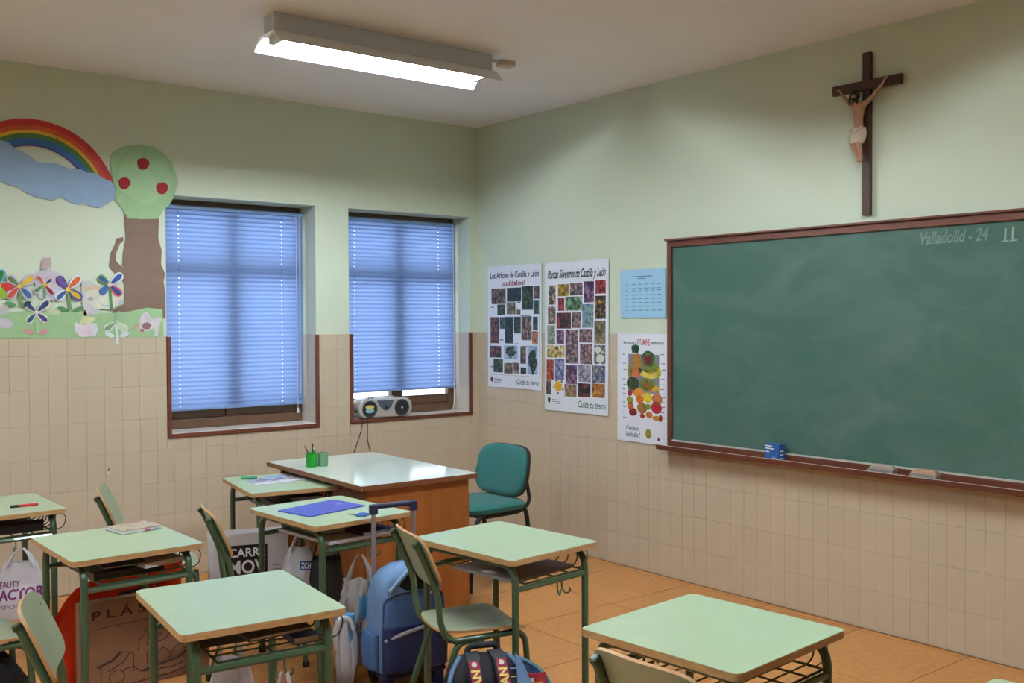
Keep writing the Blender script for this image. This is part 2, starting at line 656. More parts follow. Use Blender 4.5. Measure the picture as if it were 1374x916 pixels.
# --- venetian blinds
M_slat = mat('blue_slat', (134, 160, 208), 0.4, translucent=0.62)
M_rail = mat('blue_rail', (120, 150, 196), 0.35)
M_cord = mat('white_cord', (225, 230, 238), 0.5)
for k, (x0, x1, ztop, zbot, label) in enumerate((
        (-2.398, -1.402, 2.350, 1.026, 'blue closed venetian blind hanging lowest, window beside the paper tree'),
        (-1.112, -0.100, 2.350, 1.080, 'blue closed venetian blind in the window above the radio'))):
    yb = 0.165
    bl = thing('venetian_blind', label, 'blind', (0, 0, 0), group='blue venetian blinds')
    MB().box((x0, yb - 0.014, ztop - 0.026), (x1, yb + 0.014, ztop)).build('headrail', M_rail, bl, bevel=0.003)
    MB().box((x0, yb - 0.010, zbot), (x1, yb + 0.010, zbot + 0.014)).build('bottom_rail', M_rail, bl, bevel=0.003)
    n = int(round((ztop - 0.026 - zbot - 0.014) / 0.0283))
    sp = (ztop - 0.03 - zbot - 0.014) / n
    h1, h2 = x0 + 0.125, x1 - 0.155
    hw = 0.0032
    us = [x0, h1 - hw, h1 + hw, (h1 + h2) / 2, h2 - hw, h2 + hw, x1]
    prof = [(-0.0065, -0.0165), (-0.0045, -0.0085), (-0.0015, -0.0028), (0.001, 0.0028), (0.004, 0.009), (0.0065, 0.0165)]
    vs = [(u, a, b) for u in us for a, b in prof]
    m_ = len(prof)
    fs = []
    for i in range(len(us) - 1):
        for j in range(m_ - 1):
            if i in (1, 4) and j == 2:
                continue
            fs.append([i * m_ + j, (i + 1) * m_ + j, (i + 1) * m_ + j + 1, i * m_ + j + 1])
    sm = MB().add(vs, fs).mesh('slat', M_slat, smooth=True)
    for i in range(n):
        link('slat', sm, bl, (0, yb, zbot + 0.014 + sp * (i + 0.5)))
    # tilt wand and pull cord
    if k == 0:
        MB().tube([(x1 - 0.03, yb - 0.02, ztop - 0.02), (x1 - 0.03, yb - 0.022, 1.10)], 0.004, 6).build('tilt_wand', mat('clear_wand', (170, 190, 220), 0.15), bl, smooth=True)
        mb = MB().tube([(x1 - 0.055, yb - 0.02, ztop - 0.02), (x1 - 0.052, yb - 0.024, 1.00)], 0.0016, 5)
        co = mb.build('pull_cord', M_cord, bl)
        MB().lathe([(0.003, 0.034), (0.006, 0.026), (0.009, 0.002), (0.007, 0)], 10, Matrix.Translation((x1 - 0.052, yb - 0.024, 0.968))).build('cord_tassel', M_cord, co, smooth=True)
    else:
        co = MB().tube([(x1 - 0.03, yb - 0.02, ztop - 0.02), (x1 - 0.028, yb - 0.026, 1.1), (x1 - 0.036, yb - 0.03, 0.95), (x1 - 0.06, yb - 0.04, 0.909)], 0.003, 6, fillet=0.1).build('pull_cord', M_cord, bl, smooth=True)
        MB().lathe([(0.003, 0.03), (0.006, 0.022), (0.008, 0.002), (0.006, 0)], 10, Matrix.Translation((x1 - 0.028, yb - 0.026, 1.10))).build('cord_tassel', M_cord, co, smooth=True)

# ------------------------------------------------------------------ fluorescent lamps
M_house = mat('lamp_grey', (204, 214, 230), 0.35)
M_refl = mat('lamp_reflector', (235, 238, 242), 0.3)
M_tube = mat('tube_light', (255, 255, 255), 0.4, emit=((0.87, 0.95, 1.0), TUBE_STRENGTH))


def lamp(loc, label):
    L = thing('fluorescent_lamp', label, 'lamp', loc, group='fluorescent ceiling lamps')
    hl = 0.655
    MB().box((-hl, -0.055, -0.092), (hl, 0.055, 0)).build('housing', M_house, L, bevel=0.004)
    # open trough reflector: flat top and two flared wings that cut the light off below the ceiling
    prof = [(-0.140, -0.157), (-0.075, -0.094), (0.075, -0.094), (0.140, -0.157)]
    pl = prof + [(a, b - 0.002) for a, b in prof][::-1]
    MB().prism(pl, -hl - 0.012, hl + 0.012, lambda u, v, d: Vector((d, u, v))).build('reflector', M_refl, L, recalc=True)
    for y in (-0.036, 0.036):
        tb = MB()
        tb.tube([(-0.6, y, -0.112), (0.6, y, -0.112)], 0.013, 12)
        tb.build('tube', M_tube, L, smooth=True)
    for sx in (-1, 1):
        MB().box((sx * 0.615 - 0.014, -0.058, -0.132), (sx * 0.615 + 0.014, 0.058, -0.096)).build('lamp_holder', M_sill, L, bevel=0.003)
    return L


LY = -1.715
lamp((-1.87, LY, H), 'lit fluorescent ceiling lamp with grey housing near the windows and wall corner')
for lx, ly in ((-1.87, -4.6), (-5.3, LY), (-5.3, -4.6)):
    lamp((lx, ly, H), 'lit fluorescent ceiling lamp with grey housing in the rear rows')
jb = thing('junction_box', 'small cream junction box on the ceiling by the lamp end', 'junction box', (-1.06, -1.70, H))
MB().box((-0.05, -0.035, -0.03), (0.04, 0.035, 0)).build('box', mat('cream_plastic', (205, 190, 172), 0.4), jb, bevel=0.004)
MB().tube([(-0.155, 0.0, -0.012), (-0.05, 0.0, -0.012)], 0.007, 8).build('conduit', M_sill, jb, smooth=True)

# ------------------------------------------------------------------ blackboard
def board_material():
    m = bpy.data.materials.new('board_green')
    m.use_nodes = True
    nt = m.node_tree
    b = nt.nodes['Principled BSDF']
    tc = nt.nodes.new('ShaderNodeTexCoord')
    mp = nt.nodes.new('ShaderNodeMapping')
    mp.inputs['Scale'].default_value = (1, 0.8, 1.6)
    nt.links.new(tc.outputs['Object'], mp.inputs['Vector'])
    n = nt.nodes.new('ShaderNodeTexNoise')
    n.inputs['Scale'].default_value = 2.4
    n.inputs['Detail'].default_value = 7
    n.inputs['Roughness'].default_value = 0.6
    n.inputs['Distortion'].default_value = 0.6
    nt.links.new(mp.outputs[0], n.inputs['Vector'])
    r = nt.nodes.new('ShaderNodeMapRange')
    r.inputs['From Min'].default_value = 0.42
    r.inputs['From Max'].default_value = 0.85
    r.inputs['To Max'].default_value = 0.32
    nt.links.new(n.outputs['Fac'], r.inputs['Value'])
    mx = nt.nodes.new('ShaderNodeMix')
    mx.data_type = 'RGBA'
    mx.inputs[6].default_value = (*lin((62, 98, 86)), 1)
    mx.inputs[7].default_value = (*lin((128, 146, 142)), 1)
    nt.links.new(r.outputs[0], mx.inputs[0])
    nt.links.new(mx.outputs[2], b.inputs['Base Color'])
    b.inputs['Roughness'].default_value = 0.5
    b.inputs['Specular IOR Level'].default_value = 0.35
    return m


M_bwood = mat('board_wood', (104, 58, 42), 0.35, noise_amt=0.25, noise_scale=8, stretch=(1, 0.1, 1))
M_dust = mat('chalk_dust', (205, 200, 192), 0.9)
U0, U1 = 1.993, 5.05
BZ0, BZ1 = 0.822, 2.092
bd = thing('blackboard', 'large green chalkboard in a brown wooden frame with chalk tray', 'blackboard', (0, 0, 0))
MB().box((-0.030, -U1 + 0.02, BZ0 + 0.02), (-0.002, -U0 - 0.02, BZ1 - 0.02)).build('writing_surface', board_material(), bd)
MB().box((-0.044, -U0 - 0.036, BZ0), (-0.002, -U0, BZ1 - 0.012)).build('frame_side', M_bwood, bd, bevel=0.004)
MB().box((-0.044, -U1, BZ0), (-0.002, -U1 + 0.036, BZ1 - 0.012)).build('frame_side', M_bwood, bd, bevel=0.004)
MB().box((-0.044, -U1 + 0.036, BZ1 - 0.05), (-0.002, -U0 - 0.036, BZ1 - 0.012)).build('frame_top', M_bwood, bd, bevel=0.003)
MB().box((-0.062, -U1 - 0.01, BZ1 - 0.012), (-0.002, -U0 + 0.008, BZ1)).build('top_moulding', M_bwood, bd, bevel=0.003)
MB().box((-0.044, -U1 + 0.036, BZ0), (-0.002, -U0 - 0.036, 0.858)).build('frame_bottom', M_bwood, bd, bevel=0.002)
MB().box((-0.040, -U1 + 0.036, 0.858), (-0.030, -U0 - 0.036, 0.866)).build('metal_strip', mat('aluminium', (205, 205, 198), 0.4, metal=0.3), bd)
tr = MB().prism([(-0.002, 0.806), (-0.105, 0.806), (-0.108, 0.834), (-0.100, 0.834), (-0.096, 0.816), (-0.002, 0.816)], -U1 - 0.03, -U0 + 0.035,
                lambda u, v, d: Vector((u, d, v))).build('chalk_tray', M_bwood, bd, recalc=True)
MB().box((-0.1078, -U1 - 0.02, 0.834), (-0.1002, -U0 + 0.02, 0.8352)).build('dust', M_dust, tr)

# handwriting on the board
M_chalk = mat('chalk_writing', (150, 168, 164), 0.9)
text_obj('chalk_writing', 'Valladolid - 24', FR, 3.640, 1.958, 0.335, 0.062, 0.0305, mat('chalk_faint', (112, 138, 132), 0.9), bd, shear=0.25)
text_obj('chalk_writing', '11', FR, 4.046, 1.955, 0.046, 0.055, 0.0305, M_chalk, bd, shear=0.05)
for u in (4.034, 4.072):
    MB().prism([(u, 1.948), (u + 0.034, 1.950), (u + 0.034, 1.955), (u, 1.953)], 0.0301, 0.0306, FR).build('chalk_stroke', M_chalk, bd, recalc=True)

# chalk box, erasers, chalks on the tray
cb = thing('chalk_box', 'small blue and white cardboard chalk box standing on the tray', 'box', (-0.070, -2.815, 0.816), -0.12)
M_cblue = mat('box_blue', (38, 88, 158), 0.45)
MB().box((-0.022, -0.05, 0), (0.026, 0.058, 0.100)).build('carton', M_cblue, cb, bevel=0.001)
pts = []
for k in range(17):
    a = PI * k / 16
    r = 0.026 if k % 2 == 0 else 0.012
    pts.append((0.014 + r * math.cos(a), 0.004 + r * 1.15 * math.sin(a)))
MB().prism(pts, 0.0222, 0.0228, lambda u, v, d: Vector((-d, -u, v))).build('printed_hand', M_white, cb)
for q, (u, v, w) in enumerate(((-0.050, 0.070, 0.066), (-0.046, 0.052, 0.024), (-0.050, 0.084, 0.05))):
    MB().box((-0.0226, -u - w, v), (-0.0222, -u, v + 0.006)).build('printed_line', M_white, cb)
for q in range(3):
    MB().box((-0.014, -0.0506, 0.02 + q * 0.02), (0.012, -0.0500, 0.026 + q * 0.02)).build('printed_line', M_white, cb)
for k, (yc, lab, top) in enumerate(((-3.462, 'grey felt eraser with pale grey back beside the chalk stub', (170, 158, 146)), (-3.690, 'felt eraser with worn brown wooden back', (186, 150, 122)))):
    e = thing('board_eraser', lab, 'eraser', (-0.062, yc, 0.816), group='erasers on the chalk tray')
    MB().box((-0.028, -0.070, 0), (0.028, 0.070, 0.034)).build('felt', mat('grey_felt', (142, 136, 134), 0.95, noise_amt=0.2, noise_scale=60), e, bevel=0.004)
    MB().loft([(0.034, 0, 0, 0.026, 0.066, 6), (0.048, 0, 0, 0.024, 0.058, 6), (0.055, 0, 0, 0.016, 0.045, 6)], 24).build('back', mat('eraser_back%d' % k, top, 0.7, noise_amt=0.2, noise_scale=40), e, smooth=True)
for k, (yc, ln, a) in enumerate(((-2.11, 0.02, 0.3), (-2.235, 0.02, 1.2), (-2.96, 0.03, 1.4), (-3.19, 0.07, 1.45), (-3.80, 0.025, 0.7), (-3.855, 0.02, 1.3), (-2.62, 0.018, 0.4))):
    lab = ['short white chalk stub near the tray end by the fruit poster', 'white chalk stub on the tray left of the blue box, second piece',
           'white chalk piece lying just beside the blue chalk box', 'long white chalk stick between the blue box and the erasers',
           'white chalk stub beside the brown backed eraser', 'small white chalk crumb past the brown backed eraser', 'tiny chalk crumb touching the frame behind the blue box'][k]
    ch = MB().tube([(0, 0, 0), (ln * math.cos(a), -ln * math.sin(a), 0)], 0.0055, 8).build('chalk', mat('white_chalk', (240, 240, 238), 0.9), None, loc=(-0.078, yc, 0.8216), smooth=True)
    tag(ch, lab, 'chalk', 'chalk pieces on the tray')

# ------------------------------------------------------------------ posters
M_poster = mat('poster_paper', (228, 234, 244), 0.45, noise_amt=0.03, noise_scale=5)
PH = {
    'leaf': [(18, 30, 22), (40, 68, 42), (96, 118, 78)], 'bark': [(40, 30, 28), (96, 74, 62), (150, 124, 104)],
    'forest': [(16, 26, 34), (30, 50, 52), (58, 82, 74)], 'dusk': [(30, 40, 74), (92, 60, 50), (188, 100, 60)],
    'fruitb': [(58, 40, 36), (120, 92, 78), (176, 160, 140)], 'mixed': [(44, 52, 36), (112, 104, 66), (170, 140, 108)],
    'orangeb': [(120, 66, 30), (186, 116, 60), (206, 150, 92)], 'teal': [(24, 44, 50), (44, 78, 72), (84, 112, 90)],
    'sky': [(104, 150, 205), (150, 186, 224), (186, 206, 226)], 'yellow': [(40, 36, 18), (170, 130, 20), (228, 186, 30)],
    'pinkg': [(38, 44, 30), (120, 92, 92), (202, 150, 160)], 'purple': [(28, 18, 36), (92, 52, 92), (170, 120, 160)],
    'red': [(40, 12, 16), (160, 30, 44), (206, 82, 70)], 'green': [(28, 60, 34), (70, 120, 70), (180, 206, 170)],
    'cream': [(22, 20, 22), (120, 100, 76), (224, 206, 170)], 'darkred': [(22, 20, 20), (62, 44, 34), (180, 60, 44)],
    'bluesky': [(64, 96, 64), (110, 150, 190), (160, 186, 110)], 'ydark': [(20, 18, 26), (60, 48, 30), (226, 168, 30)],
    'pale': [(80, 104, 72), (150, 166, 140), (206, 190, 190)], 'yw': [(60, 56, 30), (214, 176, 40), (240, 236, 220)],
    'white': [(20, 20, 30), (120, 124, 110), (230, 232, 222)], 'redor': [(30, 16, 26), (190, 50, 30), (226, 140, 50)],
    'violet': [(52, 56, 110), (110, 112, 176), (180, 186, 214)], 'lilac': [(70, 74, 70), (140, 136, 160), (206, 200, 222)],
    'blueyel': [(46, 62, 110), (92, 106, 150), (210, 190, 110)], 'wood': [(80, 60, 40), (160, 126, 84), (206, 182, 140)],
    'orgreen': [(30, 30, 22), (180, 90, 30), (226, 170, 50)],
}

for _k in PH:        # faded print inks
    PH[_k] = [tuple(int(0.74 * v + 0.22 * (sum(c_) / 3)) for v in c_) for c_ in PH[_k]]


def P(k):
    return photo_mat('photo_' + k, PH[k], 36)


def poster(name, label, cat, corners, tilt=0.0):
    """flat sheet on the blackboard wall; returns thing + frame function in sheet units (0..1, v down)"""
    (u0, v0), (u1, v1) = corners          # top left, bottom right in (u, z)
    o = thing(name, label, cat, (0, 0, 0))
    h = v0 - v1

    def fr(u, v, d):
        return FR(u0 + (u1 - u0) * u, v0 - h * v, 0.009 + d + tilt * v)
    return o, fr


def sheet(o, fr, m, rag=0.0):
    n = 8
    top = [(k / n, 0.0) for k in range(n + 1)]
    bot = [(k / n, 1.0 + rag * math.sin(k * 1.9)) for k in range(n, -1, -1)]
    MB().prism([(u, v) for u, v in top + bot], 0.0, 0.0009, fr).build('sheet', m, o, recalc=True)


def prects(o, fr, rects, box):
    xl, xr, yt, hl, hr = box
    for x0, y0, x1, y1, kind in rects:
        um = ((x0 + x1) / 2 - xl) / (xr - xl)
        hh = hl + (hr - hl) * um
        a, b = (x0 - xl) / (xr - xl), (x1 - xl) / (xr - xl)
        c_, d_ = (y0 - yt) / hh, (y1 - yt) / hh
        MB().prism([(a, c_), (b, c_), (b, d_), (a, d_)], 0.0009, 0.0013, fr).build('photo_print', P(kind), o, recalc=True)


def ptext(o, fr, s, u0, v0, w, h, m, shear=0.0, name='lettering', slope=0.0, bold=0.012):
    vs, fs = text_verts(s, shear, bold)
    MB().add([fr(u0 + u * w, v0 + h - v * h + slope * u, 0.0014) for u, v in vs], fs).build(name, m, o)


M_navy = mat('ink_navy', (38, 44, 70), 0.6)
M_maroon = mat('ink_maroon', (130, 30, 62), 0.6)
M_gink = mat('ink_green', (48, 104, 84), 0.6)
# trees
o, fr = poster('tree_poster', 'white poster of small tree photographs titled Los Arboles de Castilla y León', 'poster', ((0.140, 2.006), (0.768, 1.100)), 0.004)
sheet(o, fr, M_poster, 0.003)
prects(o, fr, [(65, 157, 135, 227, 'bark'), (141, 158, 209, 221, 'forest'), (214, 155, 264, 262, 'leaf'), (268, 157, 291, 215, 'bark'),
               (94, 230, 131, 277, 'leaf'), (140, 223, 182, 277, 'mixed'), (188, 255, 205, 280, 'fruitb'), (266, 223, 290, 283, 'teal'),
               (60, 285, 103, 403, 'dusk'), (106, 287, 130, 340, 'teal'), (132, 288, 170, 408, 'forest'), (175, 290, 207, 365, 'leaf'),
               (210, 290, 257, 398, 'fruitb'), (263, 295, 285, 355, 'teal'), (259, 360, 286, 420, 'orangeb'), (58, 415, 113, 468, 'dusk'),
               (127, 418, 192, 480, 'sky'), (205, 425, 231, 503, 'bark'), (238, 425, 284, 553, 'sky'), (75, 475, 121, 535, 'leaf'),
               (127, 497, 168, 543, 'mixed'), (173, 497, 200, 545, 'fruitb'), (206, 520, 232, 548, 'forest')], (47, 302, 56, 540, 572))
for (cu, cv, ru, rv) in ((0.44, 0.700, 0.09, 0.042), (0.845, 0.765, 0.075, 0.085)):
    MB().prism(ellipse(cu, cv, ru, rv, 22, 0, 0.5, 3), 0.0013, 0.0016, fr).build('printed_tree', P('leaf'), o, recalc=True)
    MB().prism([(cu - 0.012, cv + rv * 0.6), (cu + 0.012, cv + rv * 0.6), (cu + 0.016, cv + rv * 1.35), (cu - 0.016, cv + rv * 1.35)], 0.0013, 0.0016, fr).build('printed_trunk', M_ink, o, recalc=True)
ptext(o, fr, 'Los Arboles de Castilla y León', 0.05, 0.052, 0.90, 0.066, M_navy, bold=0.02)
ptext(o, fr, '¡cuídalos!', 0.27, 0.122, 0.44, 0.054, M_maroon, bold=0.025)
for (a, b, c_, d_) in ((0.04, 0.186, 0.95, 0.1875), (0.04, 0.895, 0.96, 0.8965), (0.04, 0.186, 0.0425, 0.896), (0.9575, 0.186, 0.96, 0.896)):
    MB().prism([(a, b), (c_, b), (c_, d_), (a, d_)], 0.0009, 0.0011, fr).build('printed_line', M_navy, o, recalc=True)
for (u, v, w) in ((0.06, 0.335, 0.06), (0.57, 0.30, 0.05), (0.62, 0.405, 0.17), (0.23, 0.605, 0.07), (0.50, 0.635, 0.09), (0.66, 0.655, 0.15), (0.36, 0.795, 0.14), (0.63, 0.865, 0.08), (0.05, 0.83, 0.06)):
    MB().prism([(u, v), (u + w, v), (u + w, v + 0.007), (u, v + 0.007)], 0.0009, 0.0012, fr).build('printed_line', M_navy, o, recalc=True)
ptext(o, fr, 'Cuida tu tierra', 0.55, 0.92, 0.40, 0.045, M_gink, 0.3)
for q in range(3):
    MB().prism([(0.12, 0.93 + q * 0.014), (0.26, 0.93 + q * 0.014), (0.26, 0.934 + q * 0.014), (0.12, 0.934 + q * 0.014)], 0.0009, 0.0012, fr).build('printed_line', M_navy, o, recalc=True)
MB().prism(ellipse(0.075, 0.937, 0.025, 0.022, 10, 0, 0.3, 2), 0.0009, 0.0012, fr).build('printed_emblem', M_maroon, o, recalc=True)

# wild plants
o, fr = poster('plant_poster', 'white poster of wild flower photographs titled Plantas Silvestres de Castilla y León', 'poster', ((0.806, 2.002), (1.448, 0.968)), 0.006)
sheet(o, fr, M_poster, 0.002)
prects(o, fr, [(330, 147, 364, 233, 'cream'), (376, 145, 427, 198, 'yellow'), (433, 143, 491, 198, 'pinkg'), (498, 139, 543, 233, 'purple'),
               (550, 137, 595, 197, 'red'), (376, 204, 406, 263, 'red'), (411, 203, 490, 265, 'green'), (327, 241, 364, 320, 'cream'),
               (369, 272, 438, 343, 'darkred'), (443, 271, 484, 343, 'pinkg'), (490, 240, 541, 345, 'bluesky'), (547, 206, 595, 309, 'ydark'),
               (324, 325, 362, 410, 'pale'), (369, 349, 405, 411, 'purple'), (412, 351, 470, 500, 'pinkg'), (477, 350, 537, 410, 'pinkg'),
               (545, 316, 594, 418, 'mixed'), (323, 416, 407, 471, 'yw'), (480, 417, 536, 506, 'pinkg'), (544, 424, 594, 508, 'white'),
               (320, 478, 355, 568, 'redor'), (361, 477, 406, 570, 'violet'), (413, 508, 466, 592, 'purple'), (472, 511, 529, 585, 'lilac'),
               (534, 515, 593, 592, 'blueyel'), (318, 571, 342, 634, 'bark'), (408, 593, 464, 648, 'wood'), (470, 591, 528, 652, 'darkred'),
               (534, 595, 592, 657, 'orgreen')], (312, 607, 46, 655, 693))
MB().prism(ellipse(0.225, 0.835, 0.06, 0.036, 14, 0, 0.3, 5), 0.0009, 0.0014, fr).build('printed_flower', mat('ink_yellow', (222, 172, 30), 0.5), o, recalc=True)
for a in range(5):
    MB().prism(ellipse(0.225 + 0.078 * math.cos(a * 1.257 + 0.4), 0.835 + 0.046 * math.sin(a * 1.257 + 0.4), 0.012, 0.008, 8), 0.0009, 0.0014, fr).build('printed_dot', M_ink, o, recalc=True)
for (x, y, r) in ((560, 445, 14), (572, 483, 18)):
    MB().prism(ellipse((x - 312) / 295, (y - 46) / 688, r / 295, r / 690, 14), 0.0013, 0.0016, fr).build('printed_flower', mat('ink_pale', (214, 218, 206), 0.5), o, recalc=True)
ptext(o, fr, 'Plantas Silvestres de Castilla y León', 0.04, 0.050, 0.92, 0.076, M_ink, 0.45, bold=0.022)
ptext(o, fr, 'Cuida tu tierra', 0.54, 0.918, 0.42, 0.045, M_gink, 0.3)
for q in range(3):
    MB().prism([(0.12, 0.925 + q * 0.012), (0.26, 0.925 + q * 0.012), (0.26, 0.9285 + q * 0.012), (0.12, 0.9285 + q * 0.012)], 0.0009, 0.0012, fr).build('printed_line', M_navy, o, recalc=True)
MB().prism(ellipse(0.07, 0.93, 0.025, 0.02, 10, 0, 0.3, 2), 0.0009, 0.0012, fr).build('printed_emblem', M_navy, o, recalc=True)

# blue timetable
o, fr = poster('timetable_sheet', 'light blue paper sheet with a small printed timetable', 'paper sheet', ((1.560, 1.920), (1.950, 1.614)), 0.0)
sheet(o, fr, mat('blue_paper', (160, 206, 236), 0.6), 0.004)
M_tink = mat('ink_teal', (104, 146, 176), 0.6)
for (u, v, w) in ((0.25, 0.135, 0.46), (0.38, 0.175, 0.18)):
    MB().prism([(u, v), (u + w, v), (u + w, v + 0.022), (u, v + 0.022)], 0.0009, 0.0012, fr).build('printed_line', M_tink, o, recalc=True)
rr = random.Random(4)
for j, v in enumerate((0.30, 0.385, 0.43, 0.52, 0.60, 0.68, 0.76, 0.84)):
    for i_ in range(6):
        u = 0.12 + i_ * 0.14 + (0.0 if i_ else -0.0)
        w = (0.04 if i_ == 0 else 0.08 + 0.03 * rr.random())
        MB().prism([(u, v), (u + w, v), (u + w, v + 0.016), (u, v + 0.016)], 0.0009, 0.0012, fr).build('printed_word', M_tink, o, recalc=True)

# fruit poster
o, fr = poster('fruit_poster', 'white poster of a tall heap of colourful fruits beside the blackboard', 'poster', ((1.528, 1.512), (1.990, 0.818)), 0.003)
sheet(o, fr, M_poster, 0.002)
FRU = lambda x, y: ((x - 20) / 420, (y - 40) / (810 + 40 * (x - 20) / 420))


def fblob(x, y, rx, ry, col, name='printed_fruit', ang=0.0, d=0.0014, wob=0.08):
    u, v = FRU(x, y)
    MB().prism(ellipse(u, v, rx / 420, ry / 840, 16, ang, wob, x * 0.01), 0.0009, d, fr).build(name, mat('fruit_%d_%d_%d' % col, col, 0.45, noise_amt=0.3, noise_scale=40), o, recalc=True)


u0_, v0_ = FRU(112, 195)
u1_, v1_ = FRU(356, 500)
MB().prism([(u0_, v0_), (u1_, v0_), (u1_, v1_), (u0_, v1_)], 0.0009, 0.0011, fr).build('printed_panel', mat('fruit_panel', (128, 126, 140), 0.5), o, recalc=True)
for args in ((180, 252, 40, 62, (186, 130, 50)), (272, 230, 52, 62, (40, 104, 48)), (270, 238, 40, 50, (226, 228, 210)), (270, 240, 33, 44, (206, 44, 52)),
             (125, 325, 22, 50, (150, 140, 60)), (170, 335, 38, 40, (212, 120, 70)), (285, 295, 68, 46, (120, 140, 50)), (285, 345, 78, 36, (226, 206, 90)),
             (350, 335, 22, 38, (220, 200, 50)), (150, 420, 52, 52, (52, 70, 46)), (128, 425, 26, 46, (190, 200, 130)), (262, 425, 62, 50, (110, 132, 56)), (258, 425, 26, 28, (226, 140, 70)),
             (300, 455, 62, 24, (228, 190, 50)), (195, 490, 40, 38, (228, 150, 40)), (205, 540, 32, 30, (226, 120, 30)), (265, 525, 36, 40, (230, 208, 40)),
             (125, 490, 20, 26, (176, 40, 60)), (125, 545, 28, 28, (150, 160, 60)), (340, 535, 40, 46, (206, 120, 70)), (130, 590, 26, 30, (206, 100, 50)),
             (150, 635, 34, 32, (140, 36, 44)), (222, 605, 38, 44, (166, 116, 50)), (270, 595, 22, 24, (130, 176, 60)), (335, 600, 42, 46, (196, 36, 56)),
             (280, 655, 26, 26, (206, 120, 40)), (225, 665, 20, 18, (180, 60, 40)), (335, 680, 32, 18, (206, 150, 40)), (368, 680, 14, 26, (176, 40, 30)), (205, 322, 14, 20, (30, 26, 22))):
    fblob(*args)
for k in range(7):
    a = -1.0 + k * 0.33
    u, v = FRU(168 + 26 * math.sin(a), 172 - 18 * math.cos(a))
    MB().prism(ellipse(u, v, 0.018, 0.042, 8, a * 0.4), 0.0009, 0.0015, fr).build('printed_leaf', mat('fruit_leaf', (34, 84, 50), 0.5), o, recalc=True)
fblob(272, 800, 22, 38, (150, 140, 40), 'printed_pear')
fblob(353, 842, 9, 12, (130, 40, 70), 'printed_emblem')
ptext(o, fr, 'Retrouvons la', 0.125, 0.068, 0.25, 0.032, M_navy)
ptext(o, fr, 'VITAMINE', 0.385, 0.045, 0.24, 0.058, mat('ink_red', (196, 62, 70), 0.6), slope=0.006)
ptext(o, fr, 'en français', 0.645, 0.068, 0.24, 0.036, M_navy)
ptext(o, fr, "C'est bon,", 0.175, 0.852, 0.25, 0.048, mat('ink_blue', (36, 44, 120), 0.6), 0.1)
ptext(o, fr, 'les fruits !', 0.175, 0.908, 0.27, 0.048, mat('ink_blue', (36, 44, 120), 0.6), 0.1)
for k, y in enumerate((195, 258, 308, 380, 418, 455, 490, 520, 552, 590, 632, 668)):
    for x, w in ((72, 22), (375, 28)):
        u, v = FRU(x + (k * 7 % 5) * 2 - 8, y + (k * 5 % 7))
        MB().prism([(u, v), (u + w / 420, v), (u + w / 420, v + 0.006), (u, v + 0.006)], 0.0009, 0.0012, fr).build('printed_word', M_navy, o, recalc=True)

# ------------------------------------------------------------------ paper garden on the window wall
def paper(px, d0, d1, name, m, parent=None):
    pl = [at(x, y, y=0) for x, y in px]
    return MB().prism([(p.x, p.z) for p in pl], d0, d1, FL).build(name, m, parent, recalc=True)


def card(name, rgb, r=0.65, n=0.08):
    return mat(name, rgb, r, noise_amt=n, noise_scale=18)


# rainbow
rb = thing('paper_rainbow', 'crayon coloured paper rainbow arch rising above the blue cloud', 'rainbow', (-3.17, 0, 2.30))
R0 = 0.4625
edges = [1.0, 0.925, 0.865, 0.825, 0.765, 0.69, 0.665]
bands = [('red', (196, 42, 40)), ('orange', (206, 84, 40)), ('yellow', (226, 178, 40)), ('green', (74, 128, 56)), ('blue', (52, 112, 178)), ('purple', (88, 72, 150))]
for (nm, colr), ra, rb_ in zip(bands, edges[:-1], edges[1:]):
    n = 36
    an = [0.30 + (PI - 0.6) * k / n for k in range(n + 1)]
    pts = [(R0 * ra * math.cos(a), R0 * ra * math.sin(a)) for a in an] + [(R0 * rb_ * math.cos(a), R0 * rb_ * math.sin(a)) for a in an[::-1]]
    MB().prism(pts, 0.002, 0.004, FL).build('colour_band', card('rainbow_' + nm, colr, 0.6, 0.22), rb, recalc=True)
M_cloud = card('blue_card', (150, 180, 214))
cl = [(-70, 205), (-40, 190), (0, 188), (10, 190.6), (19, 199), (31, 204), (41, 210), (49, 217), (61, 218.6), (75, 219.5), (87, 224), (96, 227), (108, 227), (115, 231.7),
      (129, 232.6), (138, 239.6), (148.5, 243), (154.6, 251.8), (154.6, 265.8), (143, 273.6), (132.8, 279), (122, 277), (113.5, 272.8), (103, 274.5), (91, 270), (82, 264),
      (70, 269), (56, 265.8), (43.7, 263), (31.4, 257), (26, 251), (14, 249), (0, 243), (-30, 246), (-60, 235), (-78, 220)]
tag(paper(cl, 0.005, 0.008, 'paper_cloud', M_cloud), 'pale blue cardboard cloud with scalloped edge under the rainbow', 'cloud')
